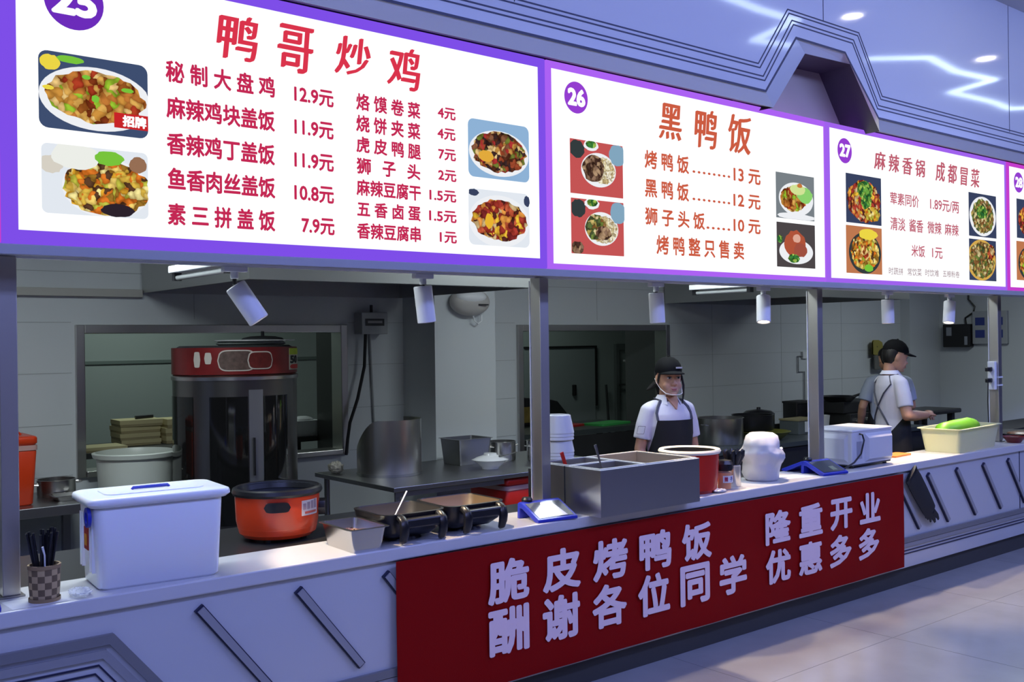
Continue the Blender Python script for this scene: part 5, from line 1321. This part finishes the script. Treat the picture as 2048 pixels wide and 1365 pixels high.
m.add(vs, [(o_ + k * 4 + l, o_ + (k + 1) * 4 + l, o_ + (k + 1) * 4 + l + 1, o_ + k * 4 + l + 1) for o_ in (0, 36) for k in range(8) for l in range(3)])
link_mesh('cloth_fold', m, mat('yellow_cloth', (0.30, 0.26, 0.06, 1), 0.8), t)
link_mesh('lower_cloth', MB().box(0.05, 0.30, 0.0, 0.03, -0.12, 0.06), mat('grey_cloth', (0.15, 0.15, 0.14, 1), 0.8), t, bevel=0.01)
link_mesh('hook', MB().tube([(0.1, 0.088, 0.15), (0.1, 0.03, 0.14), (0.1, 0.0, 0.17)], 0.006, 6), STEELD, t)
# ================================================================ people
SKIN = mat('skin', (0.52, 0.27, 0.165, 1), 0.5, sss=0.12)
SHIRT = mat('shirt_white', (0.66, 0.63, 0.68, 1), 0.75, bump=0.55, bscale=11, stretch=(1, 1, 0.45))
SHIRTB = mat('shirt_pale_blue', (0.36, 0.40, 0.50, 1), 0.75, bump=0.55, bscale=11, stretch=(1, 1, 0.45))
APRON = mat('apron_black', (0.016, 0.016, 0.017, 1), 0.6, spec=0.25, bump=0.2, bscale=9)
CAPM = mat('cap_black', (0.005, 0.005, 0.006, 1), 0.85, spec=0.15)
HAIR = mat('dark_hair', (0.010, 0.008, 0.007, 1), 0.5, bump=0.3, bscale=90, stretch=(1, 1, 0.1))
TROUS = mat('trousers_dark', (0.02, 0.02, 0.025, 1), 0.7)
STRAP = mat('strap_grey', (0.06, 0.06, 0.08, 1), 0.6)
def fuse(name, mb, mt, parent, voxel=0.006, it=3):
    """one continuous skin around all the shapes in mb"""
    me = bpy.data.meshes.new(name)
    me.from_pydata(mb.v, [], mb.f)
    bm = bmesh.new(); bm.from_mesh(me); bmesh.ops.recalc_face_normals(bm, faces=bm.faces); bm.to_mesh(me); bm.free()
    tmp = bpy.data.objects.new('tmp', me); COL.objects.link(tmp)
    r_ = tmp.modifiers.new('r', 'REMESH'); r_.mode = 'VOXEL'; r_.voxel_size = voxel
    s_ = tmp.modifiers.new('s', 'SMOOTH'); s_.factor = 0.5; s_.iterations = it
    dg = bpy.context.evaluated_depsgraph_get()
    out = bpy.data.meshes.new_from_object(tmp.evaluated_get(dg))
    bpy.data.objects.remove(tmp); bpy.data.meshes.remove(me)
    out.name = name
    out.materials.clear(); out.materials.append(mt)
    for p in out.polygons:
        p.use_smooth = True
    o = bpy.data.objects.new(name, out); COL.objects.link(o)
    o.parent = parent; XF[o] = XF[parent]
    return o
def ering(c, rx_, ry_, n=24, pw=1.0):
    o = []
    for k in range(n):
        a = 2 * math.pi * k / n
        ca, sa = math.cos(a), math.sin(a)
        o.append((c[0] + rx_ * math.copysign(abs(ca) ** pw, ca), c[1] + ry_ * math.copysign(abs(sa) ** pw, sa), c[2]))
    return o
TORSO = [(0.88, .172, .118, 0.0), (0.97, .168, .116, 0.0), (1.06, .150, .106, 0.0), (1.16, .158, .112, -.004), (1.26, .170, .116, -.006), (1.34, .168, .104, 0.0), (1.395, .142, .082, 0.008), (1.43, .085, .066, 0.014), (1.455, .064, .060, 0.014)]
def torso_at(z):
    for a, b in zip(TORSO, TORSO[1:]):
        if a[0] <= z <= b[0]:
            u = (z - a[0]) / (b[0] - a[0])
            return [a[i] + (b[i] - a[i]) * u for i in range(1, 4)]
    return list(TORSO[0][1:]) if z < TORSO[0][0] else list(TORSO[-1][1:])
def person(label, loc, rz, H, arms, head_yaw=0, head_pitch=0, shirt=None, female=True, cap=True, back_straps=False, mask=False, wide=1.0, hs=1.0, ak=1.0):
    s = H / 1.70
    t = thing('person', label, 'person', loc, rz)
    t.scale = (s, s, s)
    b = MB()
    # torso core, neck
    b.loft([ering((0, cy, z), rx_ * 0.9 * wide, ry_ * 0.9) for z, rx_, ry_, cy in TORSO])
    b.tube([(0, 0.018, 1.42), (0, 0.012, 1.50), (0, 0.006, 1.55)], [0.056, 0.052, 0.052], 16)
    # legs and feet
    for sx2 in (-1, 1):
        b.tube([(sx2 * 0.09, 0, 0.92), (sx2 * 0.095, -0.005, 0.50), (sx2 * 0.095, 0.01, 0.30), (sx2 * 0.095, 0.015, 0.08)], [0.085, 0.058, 0.055, 0.04], 14)
        b.tube([(sx2 * 0.095, 0.04, 0.04), (sx2 * 0.10, -0.10, 0.035), (sx2 * 0.105, -0.17, 0.025)], [0.042, 0.045, 0.03], 12, flat=0.8)
    # arms and hands
    for sgn, (el, wr, hd) in zip((-1, 1), arms):
        sh = (sgn * 0.150 * wide, 0.005, 1.355)
        el = Vector(el); wr = Vector(wr); hd = Vector(hd).normalized()
        b.tube([sh, tuple((Vector(sh) + el) / 2 + Vector((sgn * 0.006, 0, 0))), tuple(el)], [0.044 * ak, 0.044 * ak, 0.039 * ak], 14)
        b.ell(tuple(el), 0.039 * ak, 0.039 * ak, 0.039 * ak, 14, 10)
        fm = el + (wr - el) * 0.35
        b.tube([tuple(el), tuple(fm), tuple(wr)], [0.038 * ak, 0.041 * ak, 0.027 * ak], 14)
        # palm
        side = hd.cross(Vector((0, 0, 1)))
        if side.length < 0.2:
            side = Vector((1, 0, 0))
        side.normalize(); nrm = side.cross(hd).normalized()
        pc = wr + hd * 0.05
        b.tube([tuple(wr), tuple(wr + hd * 0.03), tuple(wr + hd * 0.085)], [0.026, 0.040, 0.040], 14, flat=0.6)
        for fi, (off, ln) in enumerate(((-0.028, 0.062), (-0.010, 0.074), (0.009, 0.070), (0.027, 0.055))):
            p0 = wr + hd * 0.08 + side * off
            p1 = p0 + hd * ln * 0.5 - nrm * 0.010
            p2 = p1 + hd * ln * 0.28 - nrm * 0.022
            p3 = p2 + hd * ln * 0.08 - nrm * 0.022
            b.tube([tuple(p0), tuple(p1), tuple(p2), tuple(p3)], [0.0095, 0.0088, 0.008, 0.007], 8)
        th = wr + hd * 0.025 + side * (-0.03 * sgn)
        b.tube([tuple(th), tuple(th + hd * 0.03 + side * (-0.022 * sgn) - nrm * 0.012), tuple(th + hd * 0.06 + side * (-0.024 * sgn) - nrm * 0.026)], [0.013, 0.011, 0.009], 8)
    # head
    HM = Matrix.Translation((0, -0.008, 1.488 - (hs - 1) * 0.12)) @ Matrix.Rotation(R(head_yaw), 4, 'Z') @ Matrix.Rotation(R(head_pitch), 4, 'X') @ Matrix.Scale(hs, 4)
    b.T = HM
    jw = 1.0 if female else 1.06
    rows = [(-0.004, .020, -.072, -.030), (0.007, .038, -.082, .000), (.026, .054, -.086, .035), (.05, .064, -.086, .060), (.08, .071, -.085, .080), (.11, .074, -.083, .092), (.14, .075, -.086, .098), (.165, .073, -.080, .095), (.19, .062, -.064, .082), (.208, .044, -.042, .058), (.218, .02, -.015, .028)]
    b.loft([[(w_ * jw * math.copysign(abs(math.cos(a)) ** .85, math.cos(a)), (fr + bk) / 2 + (bk - fr) / 2 * math.sin(a), z) for a in [2 * math.pi * k / 28 for k in range(28)]] for z, w_, fr, bk in rows])
    nz_ = -.0955 if female else -.106
    b.tube([(0, -.082, .116), (0, -.089, .095), (0, nz_, .074), (0, -.090, .065)], [.007, .008, .011, .009], 10)
    for q in (-1, 1):
        b.ell((q * .012, -.092, .072), .010, .010, .008, 10, 6)
        b.ell((q * .036, -.064, .060), .026, .019, .026, 12, 8)
        b.ell((q * .074, .012, .095), .010, .020, .030, 12, 8)
        b.tube([(q * .014, -.084, .129), (q * .034, -.081, .132), (q * .054, -.066, .127)], [.0045, .0055, .005], 8)
    b.ell((0, -.086, .040), .024, .010, .012, 12, 8)
    b.ell((0, -.082, .010), .020, .012, .012, 12, 8)
    b.T = None
    skin = fuse('body', b, SKIN, t, 0.0055, 3)
    def hp(mb_):
        mb_.T = HM
        return mb_
    for q in (-1, 1):
        e = link_mesh('eye', hp(MB()).ell((q * .0305, -.0825, .112), .0150, .006, .0068, 14, 8), mat('eye_white', (0.6, 0.57, 0.55, 1), 0.2), t)
        link_mesh('iris', hp(MB()).ell((q * .0305, -.0878, .112), .0072, .002, .0066, 12, 6), mat('iris_dark', (0.012, 0.008, 0.006, 1), 0.1), e)
        link_mesh('eyelash', hp(MB()).tube([(q * .0165, -.0875, .1155), (q * .0305, -.0905, .1190), (q * .045, -.083, .1155)], [.0016, .0026, .0016], 6), HAIR, e)
        link_mesh('eyebrow', hp(MB()).tube([(q * .016, -.0885, .1355), (q * .034, -.0865, .1400), (q * .054, -.072, .1345)], [.0016, .0020, .0010], 6), HAIR, t)
    link_mesh('lips', hp(MB()).tube([(-.025, -.0840, .0475), (-.012, -.0935, .0435), (0, -.0955, .0425), (.012, -.0935, .0435), (.025, -.0840, .0475)], [.0012, .0042, .0046, .0042, .0012], 8, flat=.8).tube([(-.020, -.0860, .0430), (-.010, -.0930, .0370), (0, -.0945, .0355), (.010, -.0930, .0370), (.020, -.0860, .0430)], [.0012, .0046, .0052, .0046, .0012], 8, flat=.8), mat('lip_red', (0.42, 0.08, 0.075, 1), 0.4), t)
    # hair
    h = hp(MB())
    h.loft([[(w_ * math.cos(a), cy + dy * math.sin(a), z) for a in [2 * math.pi * k / 28 for k in range(28)]] for z, w_, cy, dy in
            [(.040, .046, .045, .030), (.062, .064, .040, .052), (.092, .0745, .036, .066), (.125, .0785, .032, .074), (.150, .0785, .022, .080), (.175, .070, .014, .080)]])
    if female:
        for q in (-1, 1):
            h.tube([(q * .068, -.030, .138), (q * .0725, -.022, .118), (q * .0745, -.014, .095), (q * .073, -.008, .070)], [.008, .010, .008, .003], 10)
        h.tube([(.076, -.030, .120), (.085, -.036, .06), (.088, -.030, 0.0), (.082, -.028, -.06)], [.006, .008, .007, .003], 8)
    if female:
        h.tube([(0, .095, .10), (0, .135, .09), (.0, .150, .03), (0.0, .140, -.02)], [.026, .034, .026, .010], 12)
        h.tube([(-.03, .130, .06), (-.06, .150, .03), (-.085, .155, .015)], [.022, .016, .005], 10)
    if not cap:
        h.ell((0, .012, .160), .084, .102, .068, 22, 12)
    link_mesh('hair', h, HAIR, t)
    if cap:
        c = hp(MB())
        c.loft([[(w_ * math.cos(a), cy + d_ * math.sin(a), z) for a in [2 * math.pi * k / 32 for k in range(32)]] for z, w_, d_, cy in [(.138, .081, .100, .006), (.160, .083, .101, .006), (.190, .076, .091, .008), (.215, .060, .070, .010), (.232, .036, .042, .010), (.238, .012, .014, .010)]])
        c.ell((0, .010, .240), .008, .008, .005, 10, 6)
        co = link_mesh('cap', c, CAPM, t, smooth=40)
        bm_ = hp(MB()); n_ = 18; vs = []
        for q in (0.0, 0.006):
            for k in range(n_ + 1):
                a = R(200 + 140 * k / n_)
                x0, y0 = .080 * math.cos(a), .006 + .100 * math.sin(a)
                ext = .068 * max(0, math.sin(math.pi * k / n_)) ** 0.6
                for j_ in range(3):
                    vs.append((x0 * (1 + 0.12 * j_ / 2 * math.sin(math.pi * k / n_)), y0 - ext * j_ / 2, .150 + q - .012 * (j_ / 2) * math.sin(math.pi * k / n_) - .020 * (abs(k / n_ - .5) * 2) ** 2))
        N = 3 * (n_ + 1)
        fs = []
        for k in range(n_):
            for j_ in range(2):
                a = 3 * k + j_
                fs += [(a, a + 1, a + 4, a + 3), (N + a, N + a + 3, N + a + 4, N + a + 1)]
            a = 3 * k
            fs += [(a + 2, N + a + 2, N + a + 5, a + 5), (a, a + 3, N + a + 3, N + a)]
        bm_.add(vs, fs)
        link_mesh('brim', bm_, CAPM, co, smooth=40)
        link_mesh('cap_mark', hp(MB()).box(.01, .05, -.0965, -.090, .170, .180) if female else hp(MB()).box(.080, .086, .035, .055, .158, .168), mat('cap_mark', (0.55, 0.5, 0.5, 1), 0.6), co, smooth=0)
    # shirt with short sleeves
    sb = MB()
    sb.loft([ering((0, cy, z), (rx_ + .010) * wide, ry_ + .010) for z, rx_, ry_, cy in TORSO[:-1]])
    for sgn, (el, wr, hd) in zip((-1, 1), arms):
        sh = Vector((sgn * 0.158 * wide, 0.005, 1.362)); e2 = Vector(el)
        d = e2 - sh
        sb.tube([(sgn * 0.05 * wide, 0.006, 1.392), (sgn * 0.10 * wide, 0.006, 1.388), tuple(sh + Vector((-sgn * 0.012, 0, 0.008)))], [0.045, 0.052, 0.058], 18)
        sb.ell(tuple(sh), 0.061, 0.061, 0.058, 18, 12)
        sb.tube([tuple(sh), tuple(sh + d * 0.35 + Vector((sgn * 0.006, 0, 0))), tuple(sh + d * 0.74)], [0.060, 0.063, 0.064], 18)
    sh_o = fuse('shirt', sb, shirt or SHIRT, t, 0.007, 8)
    opn = 52 if female else 72
    if female:
        nk = MB(); nv = [(-.050, -.040, 1.468), (0.0, -.056, 1.468), (.050, -.040, 1.468), (.030, -.084, 1.425), (0.0, -.114, 1.372), (-.030, -.084, 1.425)]
        nv2 = [(x, y + .02, z) for x, y, z in nv]
        nk.add(nv + nv2, [(0, 5, 1), (1, 5, 3), (1, 3, 2), (5, 4, 3), (6, 7, 11), (7, 9, 11), (7, 8, 9), (11, 9, 10), (0, 6, 11, 5), (5, 11, 10, 4), (4, 10, 9, 3), (3, 9, 8, 2), (0, 1, 7, 6), (1, 2, 8, 7)])
        link_mesh('open_neckline', nk, SKIN, sh_o, smooth=60)
    for q in (-1, 1):
        cm = MB(); vs = []
        for qq in (0, 0.004):
            for k in range(9):
                a = R(-opn + (90 + opn) * k / 8) if q > 0 else R(-180 + opn - (90 + opn) * k / 8)
                vs.append(((0.062 + qq) * math.cos(a), 0.012 + (0.060 + qq) * math.sin(a), 1.474 - 0.004 * k / 8))
                drop = (0.072 - 0.012 * k) if k < 3 else 0.034
                vs.append(((0.086 + qq) * math.cos(a), 0.006 + (0.086 + qq + (.018 if k < 2 else 0)) * math.sin(a), 1.474 - drop))
        fs = []
        for o_ in (0, 18):
            fs += [(o_ + 2 * k, o_ + 2 * k + 1, o_ + 2 * k + 3, o_ + 2 * k + 2) for k in range(8)]
        fs += [(2 * k, 2 * k + 2, 20 + 2 * k, 18 + 2 * k) for k in range(8)] + [(2 * k + 1, 19 + 2 * k, 21 + 2 * k, 3 + 2 * k) for k in range(8)]
        cm.add(vs, fs)
        link_mesh('collar', cm, shirt or mat('collar_white', (0.72, 0.70, 0.74, 1), 0.7), sh_o, smooth=50)
    # trousers
    tb = MB()
    tb.loft([ering((0, 0, z), rx_, ry_) for z, rx_, ry_ in ((0.78, .17, .115), (0.90, .182, .126), (0.99, .176, .124))])
    for q in (-1, 1):
        tb.tube([(q * 0.09, 0, 0.88), (q * 0.098, 0, 0.48), (q * 0.098, 0.012, 0.10)], [0.100, 0.078, 0.064], 16)
    fuse('trousers', tb, TROUS, t, 0.010, 3)
    # apron
    def wrap(zs, half, off, name, par):
        m = MB(); n_ = 22
        vs = []
        for q in (off, off + 0.005):
            for z, hf in zip(zs, half):
                rx_, ry_, cy = torso_at(max(z, 0.88))
                fl = 0.03 * max(0, 0.9 - z)
                for k in range(n_ + 1):
                    a = R(-90 - hf + 2 * hf * k / n_)
                    vs.append(((rx_ + .012 + q + fl) * wide * math.cos(a), cy + (ry_ + .012 + q + fl) * math.sin(a), z))
        w_ = n_ + 1; N = w_ * len(zs)
        fs = []
        for i in range(len(zs) - 1):
            for k in range(n_):
                a = i * w_ + k
                fs += [(a, a + 1, a + 1 + w_, a + w_), (N + a, N + a + w_, N + a + 1 + w_, N + a + 1)]
            a = i * w_
            fs += [(a, a + w_, N + a + w_, N + a), (a + n_, N + a + n_, N + a + n_ + w_, a + n_ + w_)]
        for i in (0, len(zs) - 1):
            for k in range(n_):
                a = i * w_ + k
                fs.append((a, N + a, N + a + 1, a + 1))
        m.add(vs, fs)
        return link_mesh(name, m, APRON, par, smooth=50)
    ap = wrap([0.50, 0.70, 0.90, 1.00, 1.08, 1.20, 1.30], [150 if back_straps else 105, 150 if back_straps else 105, 150 if back_straps else 105, 118, 86, 62, 50], 0.006, 'apron', t)
    def on(z, deg, off=0.018):
        rx_, ry_, cy = torso_at(z)
        return ((rx_ + off) * wide * math.cos(R(deg)), cy + (ry_ + off) * math.sin(R(deg)), z)
    if back_straps:
        for q in (-1, 1):
            c0 = 90
            pts = [on(1.30, -90 + q * 48), on(1.37, -90 + q * 62, .016), (q * 0.085, -0.012, 1.437), (q * 0.080, 0.06, 1.425), on(1.36, 90 - q * 48, .018), on(1.28, 90 - q * 24), on(1.17, 90), on(1.08, 90 + q * 26), on(1.0, 90 + q * 44)]
            link_mesh('strap', MB().tube(pts, 0.0075, 8, flat=0.8), STRAP, ap)
    else:
        for q in (-1, 1):
            pts = [on(1.30, -90 + q * 49), on(1.35, -90 + q * 52, .016), on(1.385, -90 + q * 50, .020), (q * 0.088, -0.038, 1.436), (q * 0.084, 0.04, 1.445), (q * 0.05, 0.085, 1.44)]
            link_mesh('strap', MB().tube(pts, 0.011, 8, flat=0.5), STRAP, ap)
    if mask:
        ms_ = hp(MB())
        arc = [(-.079, -.002, .075), (-.071, -.040, .040), (-.055, -.088, .016), (-.028, -.116, .010), (0, -.124, .009), (.028, -.116, .010), (.055, -.088, .016), (.071, -.040, .040), (.079, -.002, .075)]
        mk = link_mesh('mouth_shield', ms_.tube(arc[1:-1], 0.0030, 8), mat('shield_rim', (0.72, 0.68, 0.66, 1), 0.3), t)
        sm = hp(MB()); vs = []
        for q in (0, 0.0008):
            for (x, y, z) in arc[2:-2]:
                vs += [(x, y + q, z), (x * 1.02, y - 0.008 + q, z + 0.052)]
        fs = []
        for o_ in (0, 10):
            fs += [(o_ + 2 * k, o_ + 2 * k + 2, o_ + 2 * k + 3, o_ + 2 * k + 1) for k in range(4)]
        sm.add(vs, fs)
        link_mesh('clear_sheet', sm, mat('clear_sheet', (0.9, 0.9, 0.92, 1), 0.05, alpha=0.04), mk)
        for q in (-1, 1):
            link_mesh('ear_loop', hp(MB()).tube([(q * .071, -.040, .040), (q * .080, -.005, .070), (q * .084, .022, .10)], 0.0016, 6), WHITEP, mk)
    # square patch outline on the right sleeve
    if female:
        pm = MB()
        el = Vector(arms[0][0]); sh = Vector((-0.165 * wide, 0.0, 1.375)); d = (el - sh).normalized()
        c0 = sh + (el - sh) * 0.55 + Vector((-0.050, -0.046, 0.012))
        e1 = d * 0.027; e2 = Vector((0.70, -0.70, 0)).normalized() * 0.025
        q4 = [c0 - e1 - e2, c0 - e1 + e2, c0 + e1 + e2, c0 + e1 - e2]
        for k in range(4):
            pm.tube([tuple(q4[k]), tuple(q4[(k + 1) % 4])], 0.0014, 6)
        link_mesh('sleeve_patch', pm, mat('patch_ink', (0.12, 0.09, 0.14, 1), 0.6), sh_o)
    return t
person('woman in white polo shirt, black cap and black apron with clear mouth shield', (4.885, 0.80, 0), -14, 1.565,
       [((-0.225, 0.02, 1.10), (-0.215, -0.06, 0.87), (0.05, -0.2, -1)), ((0.225, 0.02, 1.10), (0.205, -0.06, 0.87), (-0.05, -0.2, -1))], head_yaw=-11, head_pitch=3, mask=True, hs=1.12)
person('man in white polo shirt with crossed apron straps and black cap, turned right', (7.70, 0.86, 0), 58, 1.655,
       [((-0.255, 0.00, 1.10), (-0.13, -0.24, 1.09), (0.7, -0.65, 0.2)), ((0.235, -0.03, 1.10), (0.05, -0.25, 1.08), (-0.7, -0.6, 0.1))], head_yaw=-2, head_pitch=14, female=False, back_straps=True, wide=1.05, hs=1.10, ak=1.15)
person('worker in pale blue shirt mostly hidden behind the man', (8.68, 1.46, 0), 141, 1.60,
       [((-0.24, -0.02, 1.12), (-0.20, -0.22, 1.05), (0.2, -0.9, 0)), ((0.27, 0.02, 1.12), (0.25, -0.10, 0.92), (0, -0.5, -0.8))], head_yaw=0, head_pitch=12, shirt=SHIRTB, cap=False, female=False, back_straps=True, wide=1.12)
